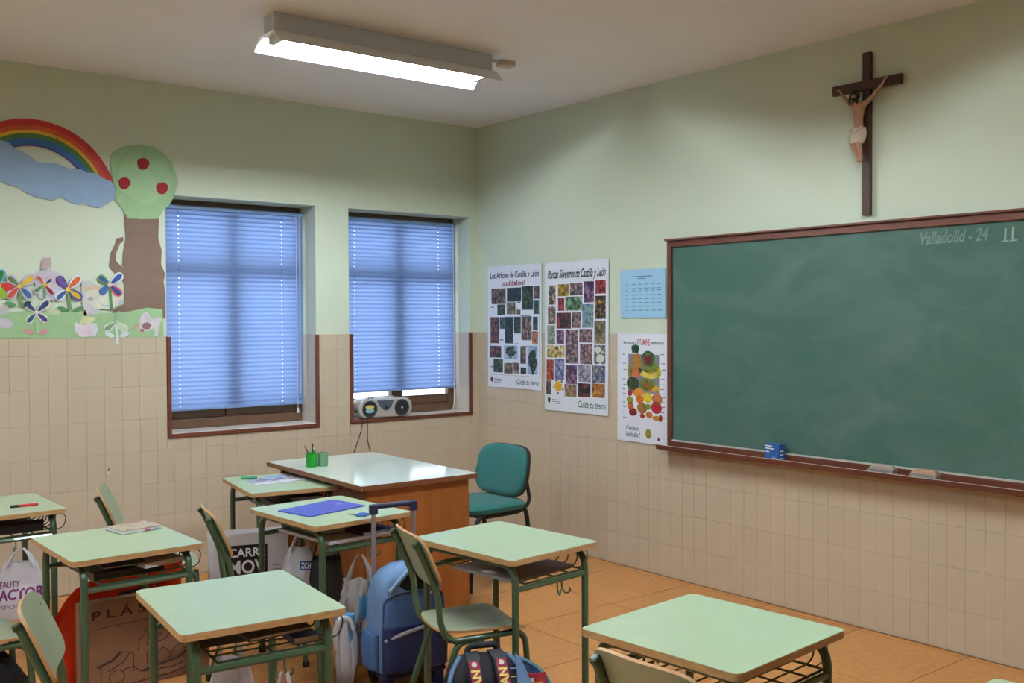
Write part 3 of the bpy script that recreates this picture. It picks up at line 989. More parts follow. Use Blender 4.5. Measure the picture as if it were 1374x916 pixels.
# tree
tree = thing('paper_tree', 'paper tree with brown trunk, green crown and three red apples', 'tree', (0, 0, 0))
trunk = [(166, 285), (213, 285), (212, 320), (216.6, 336), (215.7, 355), (221, 367), (219, 378), (221.5, 393), (221.5, 427.4), (217.5, 427), (217.5, 416), (197, 413), (174.7, 417.5), (169.4, 418),
         (160, 419), (150, 420), (152, 415), (167, 407), (166, 378), (155, 368), (146, 357), (148.5, 339), (153.7, 329), (156, 320), (165, 318), (165, 323), (160.7, 327), (154.6, 341), (155.5, 350), (164, 359), (165, 339), (168.6, 320)]
paper(trunk, 0.003, 0.006, 'trunk', card('brown_card', (128, 104, 90)), tree)
crown = [(171, 293), (164, 280), (154.6, 270), (153.7, 252), (149.5, 236), (148.5, 222), (148.5, 210), (157, 203), (167.7, 197), (178, 196), (187, 194), (197, 196), (206, 197), (212, 201), (218, 204.6), (225, 212), (230.6, 217), (232, 225), (235, 231),
         (238.4, 245), (234, 262), (227, 274.5), (216.6, 285), (211, 293.7), (190, 294)]
cr = paper(crown, 0.006, 0.008, 'crown', card('green_card', (160, 200, 150)), tree)
inner = [(193 + 37 * math.cos(a) * (1 + 0.05 * math.sin(5 * a)), 238 + 34 * math.sin(a) * (1 + 0.05 * math.sin(5 * a))) for a in [2 * PI * k / 40 for k in range(40)]]
paper(inner, 0.008, 0.0105, 'foliage_layer', card('green_card_light', (168, 208, 160)), cr)
for (ax, ay) in ((191, 220), (166, 246), (216.6, 252.7)):
    paper([(ax + 8 * math.cos(a) * (1 + 0.1 * math.sin(3 * a + ax)), ay + 8 * math.sin(a)) for a in [2 * PI * k / 14 for k in range(14)]], 0.0105, 0.0145, 'apple', card('red_card', (158, 34, 44), 0.8), tree)
# grass strip
grass = [(-80, 421), (0, 420), (30, 417), (60, 419), (90, 416), (125, 419), (152, 420), (174, 417.5), (197, 412.6), (217.5, 415), (218.5, 452), (150, 452.8), (0, 453.6), (-80, 454)]
tag(paper(grass, 0.0065, 0.0085, 'paper_grass', card('grass_card', (160, 198, 148))), 'green paper lawn strip along the top of the wall tiles', 'paper strip')
M_pstem = card('stem_card', (96, 146, 96))


def flower(cx, cy, petals, outline, label, size=17, stem=None, leaf=None, centre=(226, 196, 60), leafcol=(96, 150, 96), stemcol=(110, 156, 104)):
    d = 0.010
    fl = thing('paper_flower', label, 'paper flower', (0, 0, 0), group='paper flowers on the window wall')
    if stem:
        paper([(cx - 2, cy), (cx + 2, cy), (stem[0] + 2, stem[1]), (stem[0] - 2, stem[1])], d, d + 0.0015, 'stem', card('stem_%d_%d_%d' % stemcol, stemcol), fl)
    if leaf:
        lx, ly = leaf
        for sx in (-1, 1):
            a = [(lx + sx * (2 + 16 * t), ly - 4 - 5 * t + 4 * math.sin(PI * t)) for t in (0, .25, .5, .75, 1)] + [(lx + sx * (2 + 16 * t), ly - 4 - 5 * t - 3 * math.sin(PI * t)) for t in (.75, .5, .25)]
            paper(a, d + 0.0015, d + 0.003, 'leaf', card('leaf_%d_%d_%d' % leafcol, leafcol), fl)
    for i_, (ang, colr, col2, sc) in enumerate(petals):
        ca, sa = math.cos(math.radians(ang)), -math.sin(math.radians(ang))
        for kk, (w, l, c_, dd) in enumerate(((1.0, 1.0, outline if not col2 else col2, 0.003), (0.55, 0.86, colr, 0.0045))):
            pl = []
            for q in range(16):
                t = q / 16 * 2 * PI
                r = 0.5 * l * (1 + math.cos(t)) * size * sc + (1.5 if kk else 0)
                ww = 0.34 * w * size * sc * math.sin(t) * (0.35 + 0.75 * (0.5 + 0.5 * math.cos(t)))
                pl.append((cx + ca * r - sa * ww, cy + sa * r + ca * ww))
            pm = paper(pl, d + dd - 0.002 + i_ * 0.0002, d + dd + i_ * 0.0002, 'petal' if kk == 0 else 'petal_inlay', card('petal_%d_%d_%d' % c_, c_), fl)
    paper([(cx + 3 * math.cos(a), cy + 3 * math.sin(a)) for a in [2 * PI * k / 12 for k in range(12)]], d + 0.005, d + 0.008, 'flower_centre', card('centre_%d_%d_%d' % centre, centre), fl)
    return fl


WHT, LIL, CRM = (226, 228, 236), (196, 186, 212), (220, 226, 206)
flower(25.5, 384, [(140, (88, 124, 76), None, 1.25), (35, (222, 190, 50), None, 1.45), (225, (204, 82, 56), None, 1.35), (-45, (56, 102, 160), None, 1.35)], LIL,
       'paper flower with lilac edged green, yellow, red and blue petals', 17, (28, 412), (24, 414), leafcol=(88, 150, 104))
flower(59, 382, [(130, (206, 92, 60), None, 1.0), (40, (52, 72, 120), None, 0.75), (215, (92, 144, 76), None, 1.1), (-48, (140, 34, 52), None, 1.15)], (214, 206, 220),
       'small paper flower with orange, navy, green and dark red petals', 16, (59, 400))
flower(90, 388, [(130, (110, 84, 160), (78, 62, 140), 1.3), (45, (214, 98, 44), None, 1.45), (222, (44, 88, 150), None, 1.25), (-35, (214, 186, 50), (88, 66, 156), 1.35)], WHT,
       'paper flower with white and purple edged orange, blue and yellow petals', 17, (94, 416), (94, 421), leafcol=(84, 140, 84))
flower(48, 419, [(138, (48, 58, 104), None, 1.25), (42, (46, 62, 112), None, 1.5), (228, (46, 80, 116), None, 1.2), (-40, (72, 56, 122), None, 1.25)], CRM,
       'paper flower with four navy petals and pink leaves', 16, (50, 446), (48, 451), centre=(220, 222, 216), leafcol=(214, 150, 160), stemcol=(170, 210, 160))
flower(146, 382, [(140, (44, 84, 150), (110, 160, 90), 1.1), (40, (36, 72, 140), WHT, 1.35), (225, (58, 108, 176), (70, 112, 170), 1.05), (-42, (40, 66, 130), (214, 92, 110), 1.25)], WHT,
       'paper flower with blue petals, one edged red, beside the paper trunk', 17, (149, 416), centre=(222, 200, 180), stemcol=(78, 140, 84))
flower(155, 432, [(215, (120, 156, 110), None, 1.15), (-40, (190, 214, 180), None, 1.15), (70, (150, 190, 150), (150, 190, 150), 0.9)], (222, 226, 220),
       'pale green and white paper flower hanging over the tile edge', 17, (157, 461), (156, 455), centre=(168, 200, 160), leafcol=(216, 230, 228), stemcol=(214, 230, 226))
flower(-3, 382, [(75, (64, 130, 60), (70, 180, 206), 1.25), (-15, (204, 50, 56), (204, 50, 56), 1.3), (-65, (150, 190, 60), (150, 190, 60), 1.2)], WHT,
       'paper flower with cyan, red and lime petals at the end of the row', 17)


def blob(px, py, rx, ry, n=18, wob=0.12, seed=1):
    return ellipse(px, py, rx, ry, n, 0, wob, seed)


# drawn paper cut-outs between the flowers
def cutout(label, pieces, name='paper_cutout', cat='paper cutout'):
    o = thing(name, label, cat, (0, 0, 0), group='drawn paper cut-outs')
    for k, (nm, poly, colr) in enumerate(pieces):
        paper(poly, 0.0088 + k * 0.0004, 0.0094 + k * 0.0004, nm, card('cut_%d_%d_%d' % colr, colr, 0.7, 0.14), o)


cutout('pale lilac paper house cut-out with pink chimney behind the small flower', [
    ('body', [(44, 372), (50, 364), (58, 362), (70, 363), (82, 368), (84, 392), (72, 404), (52, 400)], (206, 202, 218)),
    ('chimney', [(57, 346), (67, 345), (68, 357), (62, 362), (54, 361)], (198, 176, 178)),
    ('patch', blob(66, 378, 9, 8, 14, 0.2, 3), (220, 196, 206))])
cutout('cream paper face cut-out with grey eyes beside the blue petalled flower', [
    ('paper_back', [(109, 378), (120, 376), (131, 384), (133, 420), (112, 424), (109, 400)], (206, 206, 210)),
    ('head', [(114, 392), (124, 386), (140, 388), (158, 392), (166, 398), (163, 408), (146, 415), (128, 414), (116, 406)], (224, 226, 208)),
    ('hair', [(112, 385), (130, 384), (141, 390), (138, 398), (128, 388), (114, 390)], (226, 196, 160)),
    ('eye', blob(120.5, 401, 4, 3, 12), (170, 184, 196)), ('leaf', [(131, 405), (140, 409), (150, 408), (146, 412), (136, 411)], (190, 204, 214)),
    ('leaf', [(153, 410), (162, 403), (166, 402), (162, 408)], (190, 204, 214))])
cutout('white and pink paper flower pot with pale yellow plant on the lawn', [
    ('plant', [(106, 434), (110, 424), (113, 414), (117, 424), (128, 426), (122, 434)], (222, 224, 178)),
    ('pot', [(100, 432), (112, 436), (128, 433), (132, 440), (127, 451), (108, 452), (101, 446), (99, 438)], (224, 220, 232)),
    ('rim', [(110, 437), (120, 437), (121, 450), (111, 451)], (226, 208, 222))])
cutout('white paper dog cut-out with brown patches beside the window trim', [
    ('body', [(186, 430), (190, 421), (197, 418), (202, 425), (206, 428), (214, 425), (217, 427), (213, 438), (211, 451), (206, 450), (206, 440), (196, 444), (188, 446), (187, 438)], (216, 212, 218)),
    ('patch', blob(196, 437, 6, 5, 14, 0.3, 4), (146, 96, 104)), ('patch', blob(190, 443, 3, 2.4, 10), (166, 110, 116)), ('lead', [(176, 441), (187, 433), (188, 435), (178, 443)], (214, 160, 150))])
cutout('grey white paper snail cut-outs at the lawn edge by the last flower', [
    ('shell', blob(6, 434, 11, 7, 16, 0.1, 6), (200, 198, 208)), ('tail', [(0, 410), (10, 409), (12, 420), (3, 424), (-6, 420)], (196, 198, 200))])
cutout('white oval paper pebble lying between navy flower and pot', [('oval', blob(73, 419, 8, 4, 14, 0.1, 2), (206, 218, 186))])
# small stump of a hook on the tiles
hk = thing('wall_hook', 'tiny white hook fixed on the wall tiles above the chairs', 'hook', tuple(at(145, 633, y=-0.007)))
MB().box((-0.008, -0.006, -0.014), (0.008, 0, 0.008)).build('plate', M_sill, hk, bevel=0.002)
MB().tube([(0, -0.004, 0.006), (0, -0.014, 0.012), (0, -0.018, 0.022)], 0.003, 6, fillet=0.006).build('peg', M_black, hk, smooth=True)

# ------------------------------------------------------------------ crucifix
cx = thing('crucifix', 'dark wooden crucifix with a painted figure above the chalkboard', 'crucifix', (0, 0, 0))
M_cross = mat('cross_wood', (74, 46, 34), 0.5, noise_amt=0.3, noise_scale=12, stretch=(1, 1, 0.15))
CY = -3.343
MB().box((-0.030, CY - 0.023, 2.127), (-0.008, CY + 0.023, 2.953)).build('upright_beam', M_cross, cx, bevel=0.003)
MB().box((-0.034, CY - 0.192, 2.762), (-0.010, CY + 0.196, 2.812)).build('cross_beam', M_cross, cx, bevel=0.003)
M_skin = mat('painted_skin', (188, 146, 118), 0.5, noise_amt=0.2, noise_scale=50)


def skin_figure(name, verts, edges, radii, m, parent, root=0, sub=2):
    me = bpy.data.meshes.new(name)
    me.from_pydata([tuple(v) for v in verts], edges, [])
    me.update()
    me.materials.append(m)
    ob = link(name, me, parent)
    sm_ = ob.modifiers.new('skin', 'SKIN')
    sm_.use_smooth_shade = True
    for i_, r in enumerate(radii):
        rr_ = r if isinstance(r, tuple) else (r, r)
        me.skin_vertices[0].data[i_].radius = rr_
        me.skin_vertices[0].data[i_].use_root = (i_ == root)
    ss = ob.modifiers.new('sub', 'SUBSURF')
    ss.levels = ss.render_levels = sub
    return ob


dy = lambda v: CY + v
bx = -0.050
V = [(bx, dy(0.026), 2.545),                                   # 0 pelvis
     (bx - 0.004, dy(0.027), 2.585), (bx - 0.010, dy(0.024), 2.630), (bx - 0.012, dy(0.022), 2.672),   # waist, ribs, chest
     (bx - 0.014, dy(0.028), 2.700), (bx - 0.022, dy(0.040), 2.726), (bx - 0.022, dy(0.043), 2.745),     # neck, head, crown
     (bx - 0.006, dy(0.066), 2.690), (bx + 0.002, dy(0.098), 2.722), (bx + 0.010, dy(0.130), 2.755), (bx + 0.012, dy(0.142), 2.775),   # left arm
     (bx - 0.006, dy(-0.022), 2.694), (bx + 0.002, dy(-0.062), 2.732), (bx + 0.010, dy(-0.100), 2.778), (bx + 0.012, dy(-0.110), 2.796),  # right arm
     (bx - 0.004, dy(0.042), 2.535), (bx - 0.026, dy(0.046), 2.482), (bx - 0.010, dy(0.024), 2.420), (bx - 0.020, dy(0.020), 2.396),       # left leg
     (bx - 0.004, dy(0.010), 2.535), (bx - 0.028, dy(0.018), 2.480), (bx - 0.008, dy(0.008), 2.418), (bx - 0.020, dy(0.010), 2.392)]      # right leg
Ed = [(0, 1), (1, 2), (2, 3), (3, 4), (4, 5), (5, 6), (3, 7), (7, 8), (8, 9), (9, 10), (3, 11), (11, 12), (12, 13), (13, 14),
      (0, 15), (15, 16), (16, 17), (17, 18), (0, 19), (19, 20), (20, 21), (21, 22)]
Rd = [(0.028, 0.020), (0.025, 0.018), (0.030, 0.020), (0.032, 0.021), 0.012, 0.020, 0.016, 0.014, 0.011, 0.008, 0.006,
      0.014, 0.011, 0.008, 0.006, 0.020, 0.014, 0.009, 0.007, 0.020, 0.014, 0.009, 0.007]
fig = skin_figure('figure', V, Ed, Rd, M_skin, cx)
M_hair = mat('dark_hair', (40, 28, 22), 0.7)
hd = Vector(V[5])
MB().loft([(-0.018, 0, 0.0, 0.016, 0.019), (-0.004, 0.003, 0, 0.021, 0.022), (0.012, 0.003, 0.001, 0.022, 0.023), (0.026, 0.002, 0.002, 0.015, 0.016), (0.031, 0.002, 0.002, 0.004, 0.004)], 16, 2.2,
          mtx=Matrix.Translation(hd + Vector((0.006, 0.001, 0.004)))).build('hair', M_hair, cx, smooth=True)
MB().loft([(-0.030, 0, 0, 0.004, 0.005), (-0.022, 0, 0, 0.009, 0.010), (-0.010, 0, 0, 0.011, 0.015)], 12, 2.2, mtx=Matrix.Translation(hd + Vector((-0.013, -0.003, 0.002)))).build('beard', M_hair, cx, smooth=True)
for s_ in (-1, 1):
    MB().tube([hd + Vector((-0.004, s_ * 0.019, 0.01)), hd + Vector((-0.010, s_ * 0.022, -0.014)), hd + Vector((-0.012, s_ * 0.021, -0.036))], [0.007, 0.004], 8).build('hair_lock', M_hair, cx, smooth=True)
MB().tube([hd + Vector((0.022 * math.cos(a) + 0.003, 0.024 * math.sin(a), 0.016 + 0.003 * math.sin(5 * a))) for a in [2 * PI * k / 20 for k in range(20)]], 0.004, 6, closed=True).build('crown_of_thorns', mat('thorn', (70, 60, 40), 0.8), cx, smooth=True)
MB().loft([(2.492, bx - 0.012, dy(0.034), 0.026, 0.036), (2.515, bx - 0.010, dy(0.030), 0.032, 0.043), (2.545, bx - 0.004, dy(0.027), 0.032, 0.043), (2.570, bx - 0.004, dy(0.026), 0.028, 0.038)], 24, 2.3,
          crease=(0.006, 2.2, 3)).build('loincloth', mat('cloth_ivory', (208, 196, 178), 0.8), cx, smooth=True)
MB().tube([(bx - 0.034, dy(0.062), 2.555), (bx - 0.042, dy(0.03), 2.54), (bx - 0.036, dy(-0.012), 2.575)], 0.005, 6, fillet=0.02).build('cloth_fold', mat('cloth_ivory', (208, 196, 178), 0.8), cx, smooth=True)
for s_, arm in ((1, V[10]), (-1, V[14])):
    a = Vector(arm)
    pm = MB()
    for q in range(4):
        pm.tube([a + Vector((0, 0, -0.002)), a + Vector((-0.004, s_ * (0.004 + 0.005 * q), 0.012 - 0.001 * q)), a + Vector((-0.012, s_ * (0.002 + 0.005 * q), 0.014 - 0.002 * q))], [0.0028, 0.002], 6)
    pm.tube([a, a + Vector((-0.006, -s_ * 0.008, 0.006))], [0.0028, 0.002], 6)
    pm.build('fingers', M_skin, cx, smooth=True)

# ------------------------------------------------------------------ pupils' desks
DX, DY, DZ = 0.515, 0.588, 0.70


def rrect(hx, hy, r, n=5):
    out = []
    for cx_, cy_, a0 in ((hx - r, hy - r, 0), (-hx + r, hy - r, PI / 2), (-hx + r, -hy + r, PI), (hx - r, -hy + r, 3 * PI / 2)):
        for k in range(n + 1):
            a = a0 + PI / 2 * k / n
            out.append((cx_ + r * math.cos(a), cy_ + r * math.sin(a)))
    return out


FZ = lambda u, v, d: Vector((u, v, d))


def make_desk():
    d = thing('school_desk', 'x', 'desk', group='pupils desks')
    MB().prism(rrect(DX / 2, DY / 2, 0.022), DZ - 0.022, DZ - 0.0012, FZ).build('tabletop', M_beech, d, smooth=True, auto=50)
    MB().prism(rrect(DX / 2 - 0.001, DY / 2 - 0.001, 0.022), DZ - 0.0012, DZ, FZ).build('laminate', M_lam, d)
    r = 0.0145
    lx, ly, zt = 0.205, 0.262, DZ - 0.022 - r
    for x in (-lx, lx):
        u = MB().tube([(x, -ly, 0.012), (x, -ly, zt), (x, ly, zt), (x, ly, 0.012)], r, 10, fillet=0.075, arc=7).build('leg_frame', M_green, d, smooth=True)
        for y in (-ly, ly):
            MB().lathe([(0.016, 0), (0.0185, 0.004), (0.0185, 0.028), (0.016, 0.03)], 10, Matrix.Translation((x, y, 0))).build('foot_cap', M_black, u, smooth=True)
    zc = 0.575
    for y in (-ly, ly):
        cbm = MB().tube([(-lx, y, zc), (lx, y, zc)], 0.0115, 8).build('crossbar', M_green, d, smooth=True)
        hm = MB()
        s_ = 1 if y > 0 else -1
        for q, x in enumerate((0.035, 0.062)):
            k = -1 if q == 0 else 1
            hm.tube([(x, y, zc - 0.004), (x, y, zc - 0.036), (x + k * 0.002, y + s_ * 0.008, zc - 0.052), (x + k * 0.010, y + s_ * 0.022, zc - 0.056), (x + k * 0.018, y + s_ * 0.032, zc - 0.042), (x + k * 0.012, y + s_ * 0.028, zc - 0.030)], 0.0035, 6, fillet=0.008, arc=3)
        hm.build('bag_hook', M_green, d, smooth=True)
    # wire rack under the top
    rk = MB()
    zr = zc + 0.012
    rk.tube([(-0.14, -0.25, zr), (lx, -0.25, zr), (lx, 0.25, zr), (-0.14, 0.25, zr)], 0.0042, 6, fillet=0.02, closed=False, arc=3)
    rk.tube([(-0.14, -0.25, zr), (-0.14, 0.25, zr)], 0.0042, 6)
    rk.tube([(0.03, -0.25, zr), (0.03, 0.25, zr)], 0.0036, 6)
    rk.tube([(0.12, -0.25, zr), (0.12, 0.25, zr)], 0.0036, 6)
    rack = rk.build('book_rack', M_greend, d, smooth=True)
    wm = MB().tube([(-0.14, 0, zr + 0.006), (0.195, 0, zr + 0.006), (0.226, 0, zr + 0.02), (0.232, 0, DZ - 0.03)], 0.003, 5, fillet=0.03, arc=3).mesh('wire', M_greend, smooth=True)
    for k in range(9):
        link('wire', wm, rack, (0, -0.2 + 0.05 * k, 0))
    lm = MB().tube([(0.205, -0.005, zr), (0.262, -0.012, zr + 0.012), (0.275, 0.0, zr + 0.06), (0.262, 0.018, zr + 0.075), (0.215, 0.02, zr + 0.07)], 0.0022, 5, fillet=0.03, arc=4).mesh('wire_loop', M_black, smooth=True)
    for y in (-0.215, 0.215):
        link('wire_loop', lm, rack, (0, y, 0))
    return d


desk0 = make_desk()
desks = {}
first = True
for key, x, y, deg, sx, sy, label in (
        ('A', -3.327, -3.140, -6.0, 1.00, 1.00, 'pale green topped school desk, bare, with white plastic bags hung beneath'),
        ('B', -2.105, -2.992, 5.0, 0.955, 1.02, 'bare pale green school desk with its chair tucked halfway under, before the teacher desk'),
        ('C', -2.388, -4.328, 4.6, 1.06, 0.935, 'bare pale green school desk closest to the chalkboard eraser end, chair behind it'),
        ('D', -3.350, -1.978, 1.0, 1.00, 0.98, 'pale green school desk with a closed notebook, cardboard folder leaning beneath'),
        ('E', -3.567, -0.800, 1.0, 1.00, 1.00, 'pale green school desk with a red pen on top beside the tiled wall'),
        ('F', -2.347, -1.945, 3.8, 1.02, 1.045, 'pale green school desk holding a blue folder and scissors'),
        ('G', -2.145, -1.012, -9.0, 0.98, 1.05, 'pale green school desk with a coloured drawing pushed against the teacher desk'),
        ('H', -2.400, -5.345, 2.0, 1.00, 1.00, 'bare pale green school desk next in line past the desk with the chair behind it')):
    d = desk0 if first else copy_tree(desk0)
    first = False
    d.location = (x, y, 0)
    d.rotation_euler = (0, 0, math.radians(deg))
    d.scale = (sx, sy, 1)
    d['label'] = label
    desks[key] = d


def dl(key, x, y, z):
    """desk local point -> world"""
    d = desks[key]
    a = d.rotation_euler.z
    x, y = x * d.scale.x, y * d.scale.y
    return Vector((d.location.x + x * math.cos(a) - y * math.sin(a), d.location.y + x * math.sin(a) + y * math.cos(a), z))


# ------------------------------------------------------------------ pupils' chairs
M_ply = mat('chair_laminate', (152, 164, 134), 0.35, noise_amt=0.08, noise_scale=10, var=0.02)
M_plyedge = mat('chair_ply_edge', (196, 152, 104), 0.5)


def curved_panel(fn, nu, nv, thick, name, mface, medge, parent, shape):
    """bent plywood: fn(u,v)->(point, normal); shape(u,v) keeps outline via rounding of u range"""
    vs, fs = [], []
    for side in (0, 1):
        for i in range(nu + 1):
            for j in range(nv + 1):
                u, v = shape(i / nu * 2 - 1, j / nv * 2 - 1)
                p, nn = fn(u, v)
                vs.append(p + nn * (thick / 2 if side == 0 else -thick / 2))
    N = (nu + 1) * (nv + 1)
    mi = []
    for i in range(nu):
        for j in range(nv):
            a, b, c_, d_ = i * (nv + 1) + j, (i + 1) * (nv + 1) + j, (i + 1) * (nv + 1) + j + 1, i * (nv + 1) + j + 1
            fs.append([a, b, c_, d_]); mi.append(0)
            fs.append([N + d_, N + c_, N + b, N + a]); mi.append(0)
    rim = [i * (nv + 1) for i in range(nu + 1)] + [nu * (nv + 1) + j for j in range(1, nv + 1)] + [i * (nv + 1) + nv for i in range(nu - 1, -1, -1)] + [j for j in range(nv - 1, 0, -1)]
    for k in range(len(rim)):
        a, b = rim[k], rim[(k + 1) % len(rim)]
        fs.append([a, N + a, N + b, b]); mi.append(1)
    mb = MB().add(vs, fs)
    me = mb.mesh(name, [mface, medge], smooth=True, auto=50)
    for p, m_ in zip(me.polygons, mi):
        p.material_index = m_
    bm = bmesh.new(); bm.from_mesh(me); bmesh.ops.recalc_face_normals(bm, faces=bm.faces); bm.to_mesh(me); bm.free()
    return link(name, me, parent)


def squircle(r):
    def f(u, v):
        # square to superellipse: rounded corners
        t = max(abs(u), abs(v))
        if t < 1e-6:
            return u, v
        s_ = t / (abs(u) ** r + abs(v) ** r) ** (1 / r)
        return u * s_, v * s_
    return f


def make_chair():
    c_ = thing('school_chair', 'x', 'chair', group='pupils chairs')
    r = 0.0125
    sz = 0.43
    for s_ in (-1, 1):
        y = s_ * 0.145
        MB().tube([(0.175, s_ * 0.160, 0.012), (0.150, y, sz - 0.028), (-0.165, y, sz - 0.034), (-0.196, y, sz + 0.04), (-0.204, y, 0.585), (-0.283, y * 0.96, 0.768)], r, 10, fillet=0.055, arc=6).build('side_tube', M_green, c_, smooth=True)
        MB().tube([(-0.255, s_ * 0.165, 0.012), (-0.125, y * 0.98, sz - 0.036), (-0.02, y * 0.98, sz - 0.045)], r, 10, fillet=0.05, arc=5).build('leg', M_green, c_, smooth=True)
        for (fx, fy) in ((0.175, s_ * 0.160), (-0.255, s_ * 0.165)):
            MB().lathe([(0.014, 0), (0.0165, 0.004), (0.0165, 0.026), (0.014, 0.028)], 10, Matrix.Translation((fx, fy, 0))).build('foot_cap', M_black, c_, smooth=True)
        MB().lathe([(0.013, -0.004), (0.0145, 0.0), (0.0145, 0.012), (0.010, 0.016)], 10, Matrix.Translation((-0.285, y * 0.96, 0.766)) @ Matrix.Rotation(-0.42, 4, 'Y')).build('tube_cap', M_greend, c_, smooth=True)
    MB().tube([(0.12, -0.155, sz - 0.03), (0.12, 0.155, sz - 0.03)], 0.010, 8).build('crossbar', M_green, c_, smooth=True)
    MB().tube([(-0.14, -0.155, sz - 0.034), (-0.14, 0.155, sz - 0.034)], 0.010, 8).build('crossbar', M_green, c_, smooth=True)

    def seat(u, v):
        x = -0.0125 + u * 0.1775
        z = sz - 0.012 * (1 - v * v) - (0.020 * max(0, u - 0.55) ** 2 / 0.2) + 0.016 * max(0, -u - 0.5)
        return Vector((x, v * (0.174 - 0.012 * (1 - u)), z)), Vector((0, 0, 1))
    curved_panel(seat, 12, 10, 0.010, 'seat', M_ply, M_plyedge, c_, squircle(6.0))

    def back(u, v):
        t = 0.60 + (u + 1) / 2 * 0.205
        x = -0.204 - (t - 0.585) / 0.20 * 0.086
        bow = 0.022 * (v * v)
        return Vector((x + 0.004 + bow, v * 0.172, t)), Vector((0.91, 0, 0.41))
    curved_panel(back, 8, 12, 0.010, 'backrest', M_ply, M_plyedge, c_, squircle(5.0))
    for s_ in (-1, 1):
        for zz in (0.66, 0.76):
            x = -0.204 - (zz - 0.585) / 0.20 * 0.086
            MB().lathe([(0.004, 0), (0.004, 0.002)], 8, Matrix.Translation((x + 0.022, s_ * 0.138, zz)) @ Matrix.Rotation(PI / 2 - 0.42, 4, 'Y')).build('rivet', M_black, c_)
    return c_


chair0 = make_chair()
first = True
for x, y, deg, label in (
        ((-2.312, -3.062), 0, -15.0, 'green school chair tucked under the bare desk, trolley backpack behind it'),
        ((-2.722, -2.125), 0, -15.0, 'green school chair behind the desk with the blue folder'),
        (141, 655, -21.0, 'green school chair standing alone beside the tiled wall under the small hook'),
        ((-3.698, -3.236), 0, -19.0, 'green school chair turned aslant behind the desk with white bags'),
        (866, 886, 3.0, 'green school chair behind the bare desk closest to the eraser end'),
        (None, 0, 0.0, 'green school chair over a black bag, behind the desk with the notebook')):
    c_ = chair0 if first else copy_tree(chair0)
    first = False
    a = math.radians(deg)
    if x is None:
        c_.location = (-3.885, -2.030, 0)
    elif isinstance(x, tuple):
        c_.location = (*x, 0)
    else:       # from the middle of the backrest's upper edge
        p = at(x, y, z=0.798)
        c_.location = (p.x + 0.262 * math.cos(a), p.y + 0.262 * math.sin(a), 0)
    c_.rotation_euler = (0, 0, a)
    c_['label'] = label

# ------------------------------------------------------------------ teacher's desk
TD = thing('teacher_desk', 'large teacher desk with white top and orange brown wood panels', 'desk', (-1.655, -1.135, 0), math.radians(-1.5))
M_twood = mat('desk_veneer', (174, 106, 48), 0.35, noise_amt=0.22, noise_scale=5, stretch=(2, 2, 0.25))
M_twhite = mat('desk_white_laminate', (216, 230, 222), 0.10)
M_tedge = mat('desk_edge', (128, 82, 52), 0.4)
TX, TY, TZ = 0.735, 1.185, 0.75
MB().box((-TX / 2, -TY / 2, TZ - 0.028), (TX / 2, TY / 2, TZ - 0.001)).build('top_board', M_tedge, TD, bevel=0.003)
MB().box((-TX / 2 + 0.002, -TY / 2 + 0.002, TZ - 0.001), (TX / 2 - 0.002, TY / 2 - 0.002, TZ)).build('top_laminate', M_twhite, TD)
for s_ in (-1, 1):
    MB().box((-TX / 2 + 0.06, s_ * (TY / 2 - 0.075) - 0.012, 0), (TX / 2 - 0.02, s_ * (TY / 2 - 0.075) + 0.012, TZ - 0.028)).build('side_panel', M_twood, TD, bevel=0.002)
MB().box((-TX / 2 + 0.20, -TY / 2 + 0.087, 0.10), (-TX / 2 + 0.22, TY / 2 - 0.087, TZ - 0.028)).build('front_panel', M_twood, TD, bevel=0.002)
for k in range(2):
    dw = MB().box((TX / 2 - 0.05, -TY / 2 + 0.10, TZ - 0.20 - 0.17 * k), (TX / 2 - 0.03, -TY / 2 + 0.50, TZ - 0.04 - 0.17 * k)).build('drawer', M_twood, TD, bevel=0.002)
    MB().tube([(TX / 2 - 0.03, -TY / 2 + 0.26, TZ - 0.12 - 0.17 * k), (TX / 2 - 0.012, -TY / 2 + 0.26, TZ - 0.12 - 0.17 * k), (TX / 2 - 0.012, -TY / 2 + 0.34, TZ - 0.12 - 0.17 * k), (TX / 2 - 0.03, -TY / 2 + 0.34, TZ - 0.12 - 0.17 * k)], 0.004, 6, fillet=0.006).build('handle', M_sill, dw, smooth=True)

# pencil holders on it
def glassy(name, rgb, a):
    m = mat(name, rgb, 0.1)
    nt = m.node_tree
    b = nt.nodes['Principled BSDF']
    b.inputs['Roughness'].default_value = 0.15
    tp = nt.nodes.new('ShaderNodeBsdfTransparent')
    tp.inputs['Color'].default_value = (*lin(rgb), 1)
    ms = nt.nodes.new('ShaderNodeMixShader')
    ms.inputs[0].default_value = a
    nt.links.new(tp.outputs[0], ms.inputs[1])
    nt.links.new(b.outputs[0], ms.inputs[2])
    nt.links.new(ms.outputs[0], nt.nodes['Material Output'].inputs['Surface'])
    return m


def cup(loc, r, h, m, label):
    c_ = thing('pencil_cup', label, 'pencil cup', loc, group='pencil cups on the teacher desk')
    MB().lathe([(r * 0.94, 0), (r, 0.004), (r, h), (r - 0.002, h), (r - 0.003, 0.006), (0.0, 0.006)], 28, cap=False).build('wall', m, c_, smooth=True)
    MB().lathe([(r * 0.94, 0), (r * 0.94, 0.003)], 28).build('base', m, c_)
    return c_


g1 = at(418.5, 626, z=TZ)
cup(g1, 0.034, 0.080, glassy('green_clear', (40, 190, 60), 0.55), 'clear green plastic pencil cup on the white desk top')
g2 = at(432, 625.5, z=TZ)
cup(g2 + Vector((0.012, 0.008, 0)), 0.029, 0.078, glassy('green_pale_clear', (150, 200, 160), 0.5), 'pale greenish cup of small bits beside the green pencil cup')


